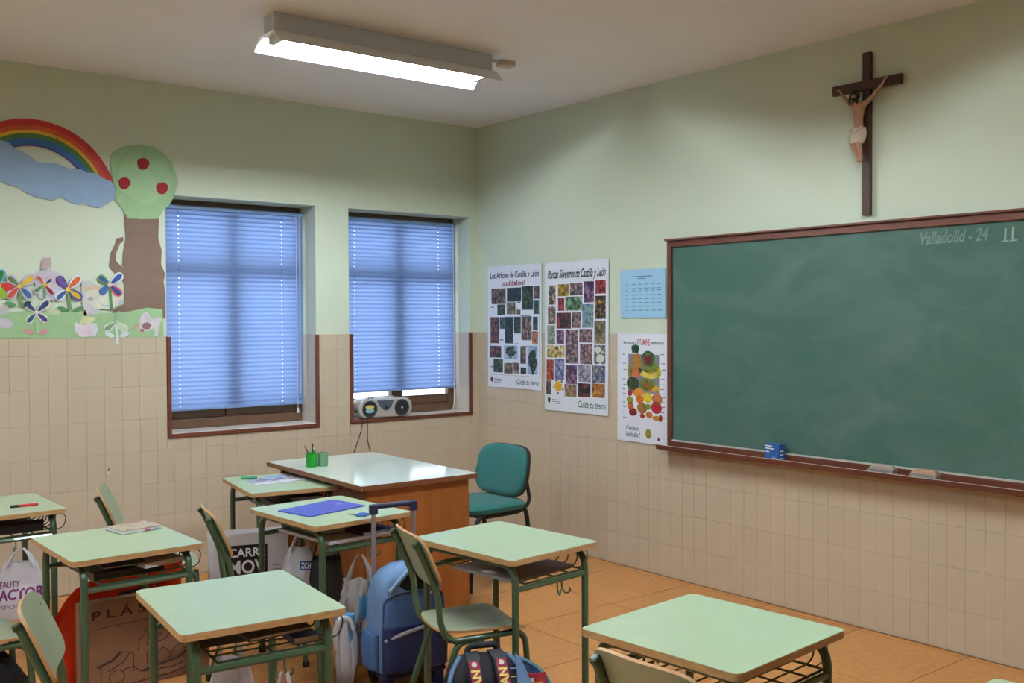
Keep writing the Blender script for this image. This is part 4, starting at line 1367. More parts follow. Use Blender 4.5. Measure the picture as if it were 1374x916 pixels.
def stick(name, a, b, r, m, label, cat, tip=None, group='pens in the pencil cups'):
    t = thing(name, label, cat, a, group=group)
    v = Vector(b) - Vector(a)
    MB().tube([(0, 0, 0), v], r, 8).build('barrel', m, t, smooth=True)
    if tip:
        MB().tube([v, v * 1.12], [r, r * 0.5], 8).build('tip', tip, t, smooth=True)
    return t


stick('pencil', g1 + Vector((0.012, -0.008, 0.008)), g1 + Vector((-0.038, 0.008, 0.118)), 0.0045, mat('pencil_brown', (120, 66, 58), 0.5), 'reddish brown pencil leaning out of the green cup', 'pencil', M_beech)
stick('marker', g1 + Vector((0.014, 0.012, 0.008)), g1 + Vector((0.019, 0.014, 0.100)), 0.0085, mat('marker_green', (60, 150, 80), 0.4), 'thick green marker with white cap in the green cup', 'marker', M_sill)
stick('pen', g1 + Vector((-0.006, 0.0, 0.008)), g1 + Vector((0.009, 0.004, 0.135)), 0.004, M_black, 'thin black pen standing tallest in the green cup', 'pen')
rr = random.Random(9)
for k in range(5):
    a = k * 1.25
    q = g2 + Vector((0.012, 0.008, 0.006))
    colr = [(70, 60, 120), (120, 110, 140), (200, 205, 210), (60, 80, 70), (150, 150, 170)][k]
    stick('crayon', q + Vector((0.010 * math.cos(a), 0.010 * math.sin(a), 0)), q + Vector((0.018 * math.cos(a), 0.018 * math.sin(a), 0.062 + 0.006 * k)), 0.0042,
          mat('crayon%d' % k, colr, 0.5), '%s crayon standing in the pale greenish cup' % ['dark violet', 'greyish mauve', 'white', 'dark green', 'lavender'][k], 'crayon', group='crayons in the pale cup')

# ------------------------------------------------------------------ teacher's chair
TC = thing('office_chair', 'teal upholstered chair with black tubular frame behind the teacher desk', 'chair', (-0.935, -1.240, 0), math.radians(182))
M_teal = mat('teal_fabric', (28, 108, 104), 0.85, noise_amt=0.18, noise_scale=70, bump=0.15, bump_scale=250, sheen=0.2)
ob = MB()
ob.loft([(0.440, 0, 0, 0.215, 0.225, 5), (0.452, 0, 0, 0.232, 0.24, 5), (0.475, 0, 0, 0.236, 0.243, 5), (0.492, 0, 0, 0.22, 0.228, 4.5), (0.498, 0, 0, 0.17, 0.18, 4)], 40).build('seat', M_teal, TC, smooth=True)
MB().loft([(0.428, 0, 0, 0.20, 0.21, 5), (0.441, 0, 0, 0.218, 0.228, 5)], 40).build('seat_shell', M_black, TC, smooth=True)
# backrest: rounded shield outline, padded
bp_out = []
for k in range(44):
    a = 2 * PI * k / 44
    c2, s2 = math.cos(a), math.sin(a)
    hy = 0.232 if s2 > 0 else 0.240
    yy = math.copysign(abs(c2) ** (2 / 4.2), c2) * hy * (1 - 0.03 * s2)
    zz = math.copysign(abs(s2) ** (2 / (4.2 if s2 > 0 else 2.3)), s2) * (0.150 if s2 > 0 else 0.165)
    bp_out.append((yy, zz))


def back_layer(scale, d, curve=0.035):
    out = []
    for y, z in bp_out:
        yy, zz = y * scale, z * scale
        out.append(Vector((-0.235 - 0.20 * zz + d + curve * (yy / 0.24) ** 2, yy, 0.665 + zz)))
    return out


def shell(layers, name, m):
    vs, fs = [], []
    n = len(bp_out)
    for L_ in layers:
        vs += L_
    for i_ in range(len(layers) - 1):
        for k in range(n):
            l = (k + 1) % n
            fs.append([i_ * n + k, i_ * n + l, (i_ + 1) * n + l, (i_ + 1) * n + k])
    for base in (0, (len(layers) - 1) * n):
        cpt = len(vs)
        ring = vs[base:base + n]
        ce = sum(ring, Vector()) / n
        vs.append(ce + Vector((-0.012, 0, 0)))
        for k in range(n):
            l = (k + 1) % n
            fs.append([base + k, base + l, cpt])
    return MB().add(vs, fs).build(name, m, TC, smooth=True, recalc=True, auto=60)


shell([back_layer(0.98, 0.0), back_layer(1.0, 0.012), back_layer(0.99, 0.028), back_layer(0.93, 0.040), back_layer(0.75, 0.046)], 'backrest', M_teal)
shell([back_layer(0.90, -0.028), back_layer(1.0, -0.018), back_layer(1.015, 0.002), back_layer(1.0, 0.010)], 'back_shell', M_black)
for s_ in (-1, 1):
    y = s_ * 0.215
    MB().tube([(0.245, s_ * 0.225, 0.0), (0.185, y, 0.435), (0.02, y + s_ * 0.005, 0.470), (-0.15, y, 0.480), (-0.205, y, 0.435), (-0.27, s_ * 0.225, 0.0)], 0.0125, 10, fillet=0.09, flat=1.2).build('leg_tube', M_black, TC, smooth=True)
    MB().tube([(0.10, y * 0.97, 0.425), (-0.16, y * 0.97, 0.425), (-0.255, y * 0.93, 0.47), (-0.240, y * 0.86, 0.60)], 0.0115, 10, fillet=0.06).build('back_support', M_black, TC, smooth=True)
for x in (0.13, -0.14):
    MB().tube([(x, -0.21, 0.424), (x, 0.21, 0.424)], 0.011, 8).build('crossbar', M_black, TC, smooth=True)
for fx, fy in ((0.245, 0.225), (0.245, -0.225), (-0.27, 0.225), (-0.27, -0.225)):
    MB().lathe([(0.015, 0), (0.017, 0.004), (0.016, 0.03)], 10, Matrix.Translation((fx, fy, 0))).build('foot_cap', M_black, TC, smooth=True)

# ------------------------------------------------------------------ radio on the sill
RA = thing('radio', 'silver portable CD radio with two round speakers on the window sill', 'radio', (-0.845, 0.045, WZ0 + 0.012), math.radians(-4))
M_silver = mat('silver_plastic', (186, 186, 182), 0.3, metal=0.2)
M_dgrey = mat('speaker_dark', (30, 32, 36), 0.5)


def stadium(hw, hh, n=10, shift=0.0):
    out = []
    for cx_, a0 in ((hw - hh * 0.8, -PI / 2), (-hw + hh * 0.8, PI / 2)):
        for k in range(n + 1):
            a = a0 + PI * k / n
            out.append((cx_ + hh * 0.8 * math.cos(a), hh + hh * math.sin(a)))
    return out


MB().prism(stadium(0.215, 0.066), -0.06, 0.075, lambda u, v, d: Vector((u, -d, v + 0.006))).build('body', M_silver, RA, smooth=True, bevel=0.01, seg=3, recalc=True)
for x, disc in ((-0.128, True), (0.128, False)):
    mt = Matrix.Translation((x, -0.074, 0.070)) @ Matrix.Rotation(PI / 2, 4, 'X')
    sp_ = MB().lathe([(0.060, -0.004), (0.060, 0.004), (0.055, 0.009), (0.050, 0.006)], 28, mt).build('speaker_rim', mat('rim_teal', (52, 62, 68), 0.3), RA, smooth=True)
    MB().lathe([(0.050, 0.0), (0.046, 0.0085), (0.030, 0.0065), (0.012, 0.0080), (0.0, 0.0085)], 28, mt, cap=False).build('speaker_cone', M_dgrey, sp_, smooth=True)
    if disc:
        MB().prism(ellipse(-0.132, 0.084, 0.034, 0.014, 16), 0.0832, 0.0842, lambda u, v, d: Vector((u, -d, v))).build('sticker', mat('sticker_yellow', (214, 206, 110), 0.4), sp_, recalc=True)
        MB().prism(ellipse(-0.132, 0.058, 0.034, 0.016, 16), 0.0832, 0.0842, lambda u, v, d: Vector((u, -d, v))).build('sticker', mat('sticker_blue', (140, 190, 206), 0.4), sp_, recalc=True)
    else:
        MB().lathe([(0.009, 0.008), (0.006, 0.013), (0.0, 0.014)], 12, mt, cap=False).build('speaker_dome', M_silver, sp_, smooth=True)
MB().prism([(-0.072, 0.128), (0.062, 0.128), (0.045, 0.085), (0.012, 0.055), (-0.014, 0.055), (-0.05, 0.085)], 0.074, 0.081, lambda u, v, d: Vector((u, -d, v))).build('control_panel', mat('panel_slate', (84, 96, 108), 0.25), RA, recalc=True, bevel=0.002)
MB().box((-0.018, -0.084, 0.068), (0.016, -0.081, 0.088)).build('display', M_dgrey, RA)
for k in range(4):
    MB().lathe([(0.006, 0), (0.006, 0.005), (0.004, 0.007)], 10, Matrix.Translation((-0.165 + 0.025 * k, -0.03, 0.1375 - 0.001 * (3 - k) ** 2))).build('button', M_dgrey, RA, smooth=True)
MB().tube([(-0.15, 0.01, 0.12), (-0.10, 0.01, 0.146), (0.10, 0.01, 0.146), (0.15, 0.01, 0.12)], 0.006, 8, fillet=0.03).build('carry_handle', M_silver, RA, smooth=True)
MB().box((-0.232, -0.05, 0.050), (-0.205, -0.02, 0.062)).build('plug', M_black, RA, bevel=0.003)
for k, (pts_, lab) in enumerate((([(487, 566), (484, 580), (475, 606), (470, 640)], 'thin black radio cable hanging to the outer side under the sill'),
                                 ([(493, 566), (493, 590), (497, 605), (503, 640)], 'thin black radio cable hanging straight and curling behind the desk'))):
    pp = [at(a, b, y=-0.022) for a, b in pts_]
    pp = [Vector((pp[0].x, 0.03, 0.910)), Vector((pp[0].x, -0.010, 0.913)), Vector((pp[0].x, -0.023, 0.90))] + pp[1:] + [Vector((pp[-1].x, -0.02, 0.012))]
    o = MB().tube(pp, 0.0028, 6, fillet=0.012, arc=4).build('radio_cable', M_black, None, smooth=True)
    tag(o, lab, 'cable', 'radio cables')
ad = thing('power_adapter', 'small grey power strip on the floor behind the teal chair', 'power strip', (-0.10, -0.16, 0), 0.3)
MB().box((-0.09, -0.025, 0), (0.09, 0.025, 0.035)).build('body', mat('grey_plastic', (150, 150, 148), 0.5), ad, bevel=0.006)
for k in range(3):
    MB().lathe([(0.017, 0), (0.017, 0.001), (0.015, 0.001), (0.015, -0.006)], 14, Matrix.Translation((-0.055 + 0.055 * k, 0, 0.0352))).build('socket', M_black, ad)

# ------------------------------------------------------------------ things on the desks
nb = thing('notebook', 'closed notebook with flowery beige cover and pink tab', 'notebook', (0, 0, 0))
q = [at(*p, z=DZ) for p in ((148, 711), (158, 718), (212, 711), (200, 701))]
cen = sum(q, Vector()) / 4
e1 = (q[2] - q[1] + q[3] - q[0]).normalized()
a1 = math.atan2(e1.y, e1.x)
nb.location = (cen.x, cen.y, DZ)
nb.rotation_euler = (0, 0, a1)
MB().box((-0.088, -0.075, 0.002), (0.085, 0.075, 0.014)).build('pages', M_white, nb, bevel=0.001)
MB().box((-0.09, -0.077, 0.014), (0.088, 0.077, 0.0165)).build('cover', photo_mat('notebook_cover', [(150, 120, 110), (196, 176, 156), (160, 170, 150)], 22), nb)
MB().box((-0.09, -0.077, 0.0), (0.088, 0.077, 0.002)).build('cover', mat('notebook_grey', (150, 150, 160), 0.5), nb)
MB().box((0.01, -0.084, 0.006), (0.035, -0.070, 0.010)).build('bookmark_tab', mat('pink_tab', (226, 90, 160), 0.5), nb)
MB().box((0.055, -0.081, 0.006), (0.075, -0.070, 0.010)).build('bookmark_tab', mat('blue_tab', (150, 190, 210), 0.5), nb)

q = [at(*p, z=DZ) for p in ((373, 686), (415, 694), (490, 679), (447, 671))]
M_fold = mat('blue_folder', (74, 88, 186), 0.4)
fo = thing('folder', 'blue cardboard elastic folder lying on the school desk', 'folder', (0, 0, 0))
MB().prism([(p.x, p.y) for p in q], DZ, DZ + 0.006, FZ).build('cover', M_fold, fo, recalc=True, bevel=0.0015)
lp = lambda a, b, t: a + (b - a) * t
pa, pb = lp(q[0], q[3], 0.30), lp(q[0], q[1], 0.45)
MB().tube([(pa.x, pa.y, DZ + 0.0072), (pb.x, pb.y, DZ + 0.0072)], 0.0016, 6).build('elastic_band', mat('elastic_grey', (150, 160, 205), 0.5), fo)
pa, pb = lp(q[2], q[3], 0.5), lp(q[2], q[3], 0.8)
for t in (0.25, 0.45, 0.62):
    pc = lp(lp(q[2], q[3], 0.5), lp(q[1], q[0], 0.5), 0.10 + 0.2 * t) + Vector((0.03 * (t - 0.4), 0.04 * (t - 0.4), 0))
    MB().prism(ellipse(pc.x, pc.y, 0.010, 0.006, 8, 0.4), DZ + 0.006, DZ + 0.0065, FZ).build('printed_mark', mat('folder_mark', (170, 180, 226), 0.5), fo, recalc=True)

sc = thing('scissors', 'small blue handled scissors beside the blue folder', 'scissors', (0, 0, 0))
p0, p1 = at(465, 690, z=DZ), at(492, 692, z=DZ)
v = (p1 - p0)
nrm = Vector((-v.y, v.x, 0)).normalized()
M_steel = mat('steel', (120, 130, 150), 0.25, metal=0.8)
mid = p0 + v * 0.5
for s_ in (-1, 1):
    MB().prism([(p0.x, p0.y), ((mid + nrm * 0.006 * s_).x, (mid + nrm * 0.006 * s_).y), ((mid - nrm * 0.001 * s_).x, (mid - nrm * 0.001 * s_).y)], DZ + 0.002, DZ + 0.004 + 0.001 * s_, FZ).build('blade', M_steel, sc, recalc=True)
    ce = p0 + v * 0.80 + nrm * 0.013 * s_ + Vector((0, 0, 0.006))
    ring = [ce + v.normalized() * 0.024 * math.cos(a) + nrm * 0.012 * math.sin(a) for a in [2 * PI * k / 18 for k in range(18)]]
    MB().tube(ring, 0.0048, 8, closed=True).build('handle', mat('scissor_blue', (46, 96, 176), 0.35), sc, smooth=True)

dr = thing('child_drawing', 'colourful crayon drawing sheet on the desk beside the teacher desk', 'drawing', (0, 0, 0))
q = [at(*p, z=DZ) for p in ((330, 644), (343, 651), (415, 643), (392, 635))]
MB().prism([(p.x, p.y) for p in q], DZ, DZ + 0.0012, FZ).build('sheet', photo_mat('drawing_ink', [(90, 130, 80), (150, 110, 100), (190, 196, 210), (130, 150, 196), (120, 90, 120)], 16), dr, recalc=True)
qq = [lp(q[1], q[0], 0.02), lp(q[1], q[0], 0.28), lp(q[2], q[3], 0.28), lp(q[2], q[3], 0.02)]
MB().prism([(p.x, p.y) for p in qq], DZ + 0.0012, DZ + 0.0016, FZ).build('drawn_path', mat('drawn_white', (214, 212, 226), 0.6), dr, recalc=True)
qq = [lp(lp(q[1], q[0], 0.75), lp(q[2], q[3], 0.75), 0.35), lp(lp(q[1], q[0], 0.97), lp(q[2], q[3], 0.97), 0.35), lp(lp(q[1], q[0], 0.97), lp(q[2], q[3], 0.97), 0.8), lp(lp(q[1], q[0], 0.75), lp(q[2], q[3], 0.75), 0.8)]
MB().prism([(p.x, p.y) for p in qq], DZ + 0.0012, DZ + 0.0016, FZ).build('drawn_sky', mat('drawn_blue', (130, 176, 220), 0.6), dr, recalc=True)
gp0, gp1 = at(323, 643.5, z=DZ), at(345, 642.5, z=DZ)
gp = thing('pencil_case', 'slim green pencil case at the edge of the drawing', 'pencil case', gp0 + Vector((0, 0, 0.011)))
gv = gp1 - gp0
MB().tube([(0, 0, 0), gv * 0.15, gv * 0.85, gv], [0.010, 0.010], 10, flat=0.9).build('pouch', mat('case_green', (64, 150, 100), 0.5), gp, smooth=True)
MB().tube([gv * 0.1 + Vector((0, 0, 0.0095)), gv * 0.9 + Vector((0, 0, 0.0095))], 0.0015, 5).build('zip', M_white, gp)

p0, p1 = at(14, 681.5, z=DZ), at(51, 677.5, z=DZ)
rp = thing('felt_pen', 'red felt pen with black cap on the desk by the wall', 'pen', p0 + Vector((0, 0, 0.0065)))
v = p1 - p0
MB().tube([v * 0.28, v], 0.0062, 10).build('barrel', mat('pen_red', (206, 30, 40), 0.35), rp, smooth=True)
MB().tube([Vector((0, 0, 0)), v * 0.30], 0.0066, 10).build('cap', M_black, rp, smooth=True)

# ------------------------------------------------------------------ books and papers in the racks
ZR = 0.594


def rack_item(key, x0, x1, y0, y1, z0, h, rgb, name, label, cat, tilt=0.0, cover=None):
    d = desks[key]
    t = thing(name, label, cat, dl(key, (x0 + x1) / 2, (y0 + y1) / 2, z0), d.rotation_euler.z + tilt, group='things in the desk racks')
    hx, hy = (x1 - x0) / 2 * d.scale.x, (y1 - y0) / 2 * d.scale.y
    if name == 'folder':
        MB().box((-hx, -hy, 0), (hx, hy, h)).build('cover', mat('cover_%d_%d_%d' % rgb, rgb, 0.4), t, bevel=0.002)
        MB().box((-hx + 0.02, -0.03, h), (-hx + 0.05, 0.03, h + 0.001)).build('name_sticker', M_white, t)
    elif name == 'book':
        MB().box((-hx + 0.003, -hy + 0.003, 0.002), (hx - 0.001, hy - 0.003, h - 0.002)).build('pages', mat('page_edges', (206, 204, 198), 0.7), t)
        cm = mat('cover_%d_%d_%d' % rgb, rgb, 0.4)
        MB().box((-hx, -hy, 0), (hx, hy, 0.002)).build('cover', cm, t)
        MB().box((-hx, -hy, h - 0.002), (hx, hy, h)).build('cover', cm, t)
        MB().box((-hx, -hy, 0.002), (-hx + 0.003, hy, h - 0.002)).build('spine', cm, t)
    elif name == 'tray':
        m = mat('tray_%d_%d_%d' % rgb, rgb, 0.5)
        MB().box((-hx, -hy, 0), (hx, hy, 0.003)).build('bottom', m, t)
        for a, b in (((-hx, -hy, 0.003), (hx, -hy + 0.003, h)), ((-hx, hy - 0.003, 0.003), (hx, hy, h)), ((-hx, -hy + 0.003, 0.003), (-hx + 0.003, hy - 0.003, h))):
            MB().box(a, b).build('rim', m, t)
    return t


rack_item('B', -0.20, 0.17, -0.235, 0.10, ZR, 0.012, (128, 122, 116), 'folder', 'flat grey folder in the rack of the desk before the teacher desk', 'folder', 0.06)
rack_item('A', -0.16, 0.10, -0.12, 0.22, ZR, 0.030, (26, 26, 30), 'folder', 'black binder in the rack of the desk with white bags', 'folder', -0.05)
rack_item('A', -0.05, 0.16, -0.22, 0.02, ZR + 0.030, 0.012, (70, 74, 92), 'book', 'slate coloured book lying on the black binder', 'book', 0.1)
rack_item('A', 0.10, 0.185, -0.24, -0.14, ZR, 0.022, (52, 80, 150), 'book', 'small blue book beside the black binder in the rack', 'book', 0.0)
rack_item('D', -0.16, 0.12, -0.20, 0.20, ZR, 0.028, (44, 42, 32), 'folder', 'dark olive binder in the rack under the notebook', 'folder', 0.04)
rack_item('D', 0.00, 0.18, -0.235, 0.05, ZR + 0.028, 0.018, (206, 208, 222), 'book', 'white glossy magazine lying over the olive binder', 'book', 0.22)
rack_item('D', -0.12, 0.05, -0.24, 0.0, ZR + 0.046, 0.008, (40, 44, 60), 'book', 'thin dark exercise book topmost in the rack under the notebook', 'book', -0.06)
rack_item('F', -0.16, 0.19, -0.24, 0.18, ZR, 0.014, (200, 194, 196), 'folder', 'pale folder of papers in the rack under the blue folder', 'folder', 0.02)
rack_item('F', 0.02, 0.20, -0.23, 0.06, ZR + 0.014, 0.014, (62, 66, 140), 'book', 'violet blue book on the pale folder in the rack', 'book', 0.05)
rack_item('F', -0.14, 0.06, -0.10, 0.20, ZR + 0.014, 0.040, (40, 34, 32), 'book', 'thick dark book in the rack beside the violet blue book', 'book', -0.04)
rack_item('G', -0.12, 0.19, -0.24, 0.20, ZR, 0.030, (34, 24, 22), 'folder', 'dark brown binder in the rack of the desk with the drawing', 'folder', 0.03)
rack_item('G', 0.0, 0.18, -0.22, 0.1, ZR + 0.030, 0.02, (70, 74, 76), 'book', 'grey book over the dark brown binder', 'book', -0.08)
rack_item('E', -0.16, 0.17, -0.22, 0.22, ZR, 0.055, (20, 20, 22), 'tray', 'black plastic tray filling the rack of the desk with the red pen', 'tray', 0.0)
rack_item('E', 0.05, 0.12, -0.20, -0.14, ZR + 0.003, 0.02, (206, 160, 40), 'book', 'tiny yellow booklet lying in the black tray', 'book', 0.2)

# ------------------------------------------------------------------ bags
def bag_mat(name, rgb, tr=0.25, r=0.35, amt=0.0, rgb2=None):
    return mat(name, rgb, r, translucent=tr, noise_amt=amt, noise_scale=9, rgb2=rgb2)


def plastic_bag(name, label, hook, zb, hx, hy, m, seed, rz=0.0, open_=0.0, cat='plastic bag', sway=(0, 0), group='plastic bags', shoulder=0.72, amp=0.016, n=44, strap_m=None, bottom=0.8, fq=2.6):
    """carrier bag hanging by two gathered handles from a hook (world point)"""
    hook = Vector(hook)
    t = thing(name, label, cat, (hook.x, hook.y, zb), rz, group)
    hgt = hook.z - zb
    lv = []
    for k in range(27):
        f_ = k / 26
        z = f_ * hgt * shoulder
        w = bottom + (1 - bottom) * min(1, f_ / 0.35) if f_ < 0.35 else 1 - 0.42 * ((f_ - 0.35) / 0.65) ** 1.5
        th = (0.75 + 0.25 * math.sin(PI * min(1, f_ * 1.5 + 0.1))) * (1 - 0.55 * f_)
        if k == 0:
            w *= 0.75; th *= 0.35
        lv.append((z + (0.012 if k == 0 else 0), sway[0] * (1 - f_), sway[1] * (1 - f_), hx * w, hy * max(th, 0.12), 2.6))
    mb = MB()
    mb.loft(lv, n, cap=False, crease=(amp, fq, seed))
    mb.f.append(list(range(n))[::-1])
    body = mb.build('bag_body', m, t, smooth=True, auto=75)
    zs = hgt * shoulder
    for s_ in (-1, 1):
        for f_ in (-1, 1):
            a = Vector((s_ * hx * 0.50, f_ * hy * 0.14, zs - 0.02))
            b = Vector((s_ * hx * 0.30, f_ * 0.010, zs + (hgt - zs) * 0.55))
            c3 = Vector((s_ * 0.010, f_ * 0.006, hgt - 0.002))
            MB().tube([a, b, c3], [hx * 0.20, 0.008], 10, fillet=0.05, flat=0.35).build('handle', strap_m or m, t, smooth=True)
    return t, body


def print_on(body, s, u0, v0, w, h, m, parent, toward=(0, -1, 0), shear=0.0, slope=0.0, off=0.0015, bold=0.022):
    """lettering laid onto a bag's surface, projected along its local y"""
    me = body.data
    bvh = BVHTree.FromPolygons([v.co.copy() for v in me.vertices], [list(p.vertices) for p in me.polygons])
    vs, fs = text_verts(s, shear, bold)
    out = []
    last = None
    for u, v in vs:
        x, z = u0 + u * w, v0 + v * h + slope * u
        hit = bvh.ray_cast(Vector((x, -1.5, z)), Vector((0, 1, 0)))
        p = hit[0] if hit[0] is not None else (last or Vector((x, 0, z)))
        last = p
        out.append(Vector((x, p.y - off, z)))
    return MB().add(out, fs).build('lettering', m, parent)


def band_on(body, u0, v0, w, h, m, parent, off=0.001, nu=14, nv=6, name='printed_band'):
    me = body.data
    bvh = BVHTree.FromPolygons([v.co.copy() for v in me.vertices], [list(p.vertices) for p in me.polygons])
    vs, fs = [], []
    last = Vector((u0, 0, v0))
    for i_ in range(nu + 1):
        for j in range(nv + 1):
            x, z = u0 + w * i_ / nu, v0 + h * j / nv
            hit = bvh.ray_cast(Vector((x, -1.5, z)), Vector((0, 1, 0)))
            p = hit[0] if hit[0] is not None else last
            last = p
            vs.append(Vector((x, p.y - off, z)))
    for i_ in range(nu):
        for j in range(nv):
            a = i_ * (nv + 1) + j
            fs.append([a, a + nv + 1, a + nv + 2, a + 1])
    return MB().add(vs, fs).build(name, m, parent, smooth=True)


VIEW = -math.radians(90) + YAW          # turn a bag's face (-y) towards the room
M_bagw = bag_mat('bag_white', (226, 228, 236), 0.3)
M_bagg = bag_mat('bag_grey', (176, 172, 168), 0.2, amt=0.25, rgb2=(206, 204, 204))
M_bpurple = mat('ink_purple', (108, 24, 92), 0.5)

# bag hanging on desk by the wall
t, b = plastic_bag('carrier_bag', 'white carrier bag with purple lettering hanging from the desk with the red pen', dl('E', 0.05, -0.29, 0.538), 0.205, 0.118, 0.06, M_bagw, 1.0, VIEW + 0.25, shoulder=0.80, amp=0.010)
print_on(b, 'BEAUTY', -0.105, 0.150, 0.105, 0.030, M_bpurple, t, slope=0.006, bold=0.012)
print_on(b, 'FACTOR', -0.113, 0.092, 0.218, 0.050, M_bpurple, t, slope=0.016, bold=0.035)
print_on(b, 'HIPOCARTI', -0.100, 0.055, 0.185, 0.020, mat('ink_lilac', (150, 140, 160), 0.6), t, slope=0.010)
# two white bags on the near desk
t, b = plastic_bag('carrier_bag', 'plain white carrier bag hanging inside the legs of the bare desk', dl('A', 0.04, 0.215, 0.56), 0.16, 0.085, 0.06, M_bagw, 4.0, VIEW, shoulder=0.7, amp=0.014)
t, b = plastic_bag('carrier_bag', 'small white bag knotted on the outer hook of the bare desk', dl('A', 0.05, -0.29, 0.535), 0.28, 0.05, 0.04, M_bagw, 6.5, VIEW, shoulder=0.75, amp=0.010, group='plastic bags')
# grey crumpled bag on the desk with the folder
t, b = plastic_bag('carrier_bag', 'crumpled grey shopping bag hanging beside the blue trolley backpack', dl('F', -0.035, -0.300, 0.545), 0.045, 0.118, 0.07, M_bagg, 8.2, VIEW - 0.1, shoulder=0.78, amp=0.045, sway=(0.01, 0), bottom=0.45, n=72, fq=3.6)
band_on(b, 0.0, 0.22, 0.07, 0.10, mat('bag_sky', (86, 160, 206), 0.4), t, 0.002, name='printed_patch')
print_on(b, '|||||', -0.045, 0.165, 0.06, 0.030, mat('ink_grey', (110, 100, 100), 0.6), t, slope=0.012)
# bag with blue logo and black bag strap
t, b = plastic_bag('carrier_bag', 'white carrier bag with blue logo strip hanging between two desks', dl('F', 0.03, 0.30, 0.545), 0.22, 0.095, 0.05, M_bagw, 11.0, VIEW, shoulder=0.76, amp=0.014)
band_on(b, 0.000, 0.135, 0.075, 0.045, mat('ink_logo_blue', (44, 84, 160), 0.5), t, 0.0015)
print_on(b, 'ZCHL', 0.006, 0.143, 0.062, 0.030, M_white, t, off=0.003)
# black shoulder bag behind it
sb = thing('shoulder_bag', 'black shoulder bag with long strap hanging behind the blue logo bag', 'bag', dl('F', 0.12, 0.22, 0.0), VIEW)
MB().loft([(0.16, 0, 0, 0.05, 0.03), (0.18, 0, 0, 0.085, 0.045), (0.30, 0, 0, 0.09, 0.045), (0.40, 0, 0, 0.075, 0.035), (0.42, 0, 0, 0.05, 0.02)], 28, 3.5).build('body', mat('black_nylon', (22, 22, 26), 0.6), sb, smooth=True)
MB().tube([(-0.07, -0.01, 0.38), (-0.035, -0.02, 0.50), (-0.012, -0.01, 0.585), (0.02, 0, 0.585), (0.05, 0, 0.50), (0.075, 0, 0.38)], 0.014, 8, fillet=0.03, flat=0.3).build('strap', mat('black_nylon', (22, 22, 26), 0.6), sb, smooth=True)


def paper_bag(name, label, cat, loc, rz, w, dp, h, m, inset=0.015, group=None):
    t = thing(name, label, cat, loc, rz, group)
    lv = [(0.0, 0, 0, w / 2, dp / 2, 9), (0.02, 0, 0, w / 2, dp / 2, 9), (h * 0.5, 0, 0, w / 2 - inset * 0.3, dp / 2 - inset, 8), (h * 0.85, 0, 0, w / 2 - inset * 0.2, dp / 2 - inset * 1.6, 8), (h, 0, 0, w / 2, dp / 2 - inset * 1.4, 8)]
    mb = MB().loft(lv, 48, cap=False, crease=(0.004, 1.6, w * 50))
    mb.f.append(list(range(48))[::-1])
    b = mb.build('bag_body', m, t, smooth=True, auto=60)
    return t, b


# black printed sale bag on the floor
loc = at(333, 745, y=-1.40)
t, b = paper_bag('shopping_bag', 'white shopping bag with big black printed panel CARRE MOV, below the drawing desk', 'shopping bag', (loc.x, -1.40, 0), VIEW + 0.35, 0.40, 0.15, 0.535, bag_mat('bag_paper_white', (214, 210, 212), 0.1, 0.5))
band_on(b, -0.125, 0.20, 0.215, 0.275, mat('ink_panel_black', (24, 22, 26), 0.45), t, 0.0015)
print_on(b, 'CARRE', -0.10, 0.415, 0.18, 0.045, M_white, t, off=0.0035)
print_on(b, 'MOV', -0.10, 0.330, 0.18, 0.070, M_white, t, off=0.0035)
print_on(b, '50%', -0.10, 0.255, 0.17, 0.055, M_white, t, off=0.0035)
for k in range(7):
    band_on(b, 0.115, 0.36 - 0.020 * k, 0.05, 0.004, mat('ink_grey2', (150, 146, 150), 0.6), t, 0.0015, 4, 1, 'printed_line')

# cardboard folder case and red carrier bag beneath the notebook desk
M_card = mat('brown_cardboard', (150, 112, 84), 0.75, noise_amt=0.12, noise_scale=8)
bxw, bxh, bxd = 0.58, 0.40, 0.05
cb_ = thing('art_folder', 'brown cardboard art case printed PLÁSTICA with ink drawing under the notebook desk', 'cardboard case', (-3.155, -1.735, 0), math.radians(2))
MB().box((-bxw / 2, -bxd / 2, 0), (bxw / 2, bxd / 2, bxh)).build('case', M_card, cb_, bevel=0.003)
FB = lambda u, v, d: Vector((u, -bxd / 2 - d, v))
text_obj('lettering', 'P L Á S T I C A', FB, -0.235, 0.322, 0.50, 0.048, 0.0006, mat('ink_brown', (58, 34, 26), 0.7), cb_)
MB().prism([(-0.22, 0.282), (0.22, 0.290), (0.22, 0.2925), (-0.22, 0.2845)], 0.0, 0.0006, FB).build('printed_line', mat('ink_brown', (58, 34, 26), 0.7), cb_, recalc=True)
MB().prism(ellipse(0.075, 0.262, 0.011, 0.011, 14), 0.0, 0.0008, FB).build('printed_dot', mat('ink_dot_red', (176, 36, 40), 0.6), cb_, recalc=True)
INKB = mat('ink_line_brown', (66, 40, 30), 0.7)


def ink(path, r=0.0022):
    MB().tube([FB(u, v, 0.0004) for u, v in path], r, 5, fillet=0.012, arc=3).build('drawn_line', INKB, cb_)


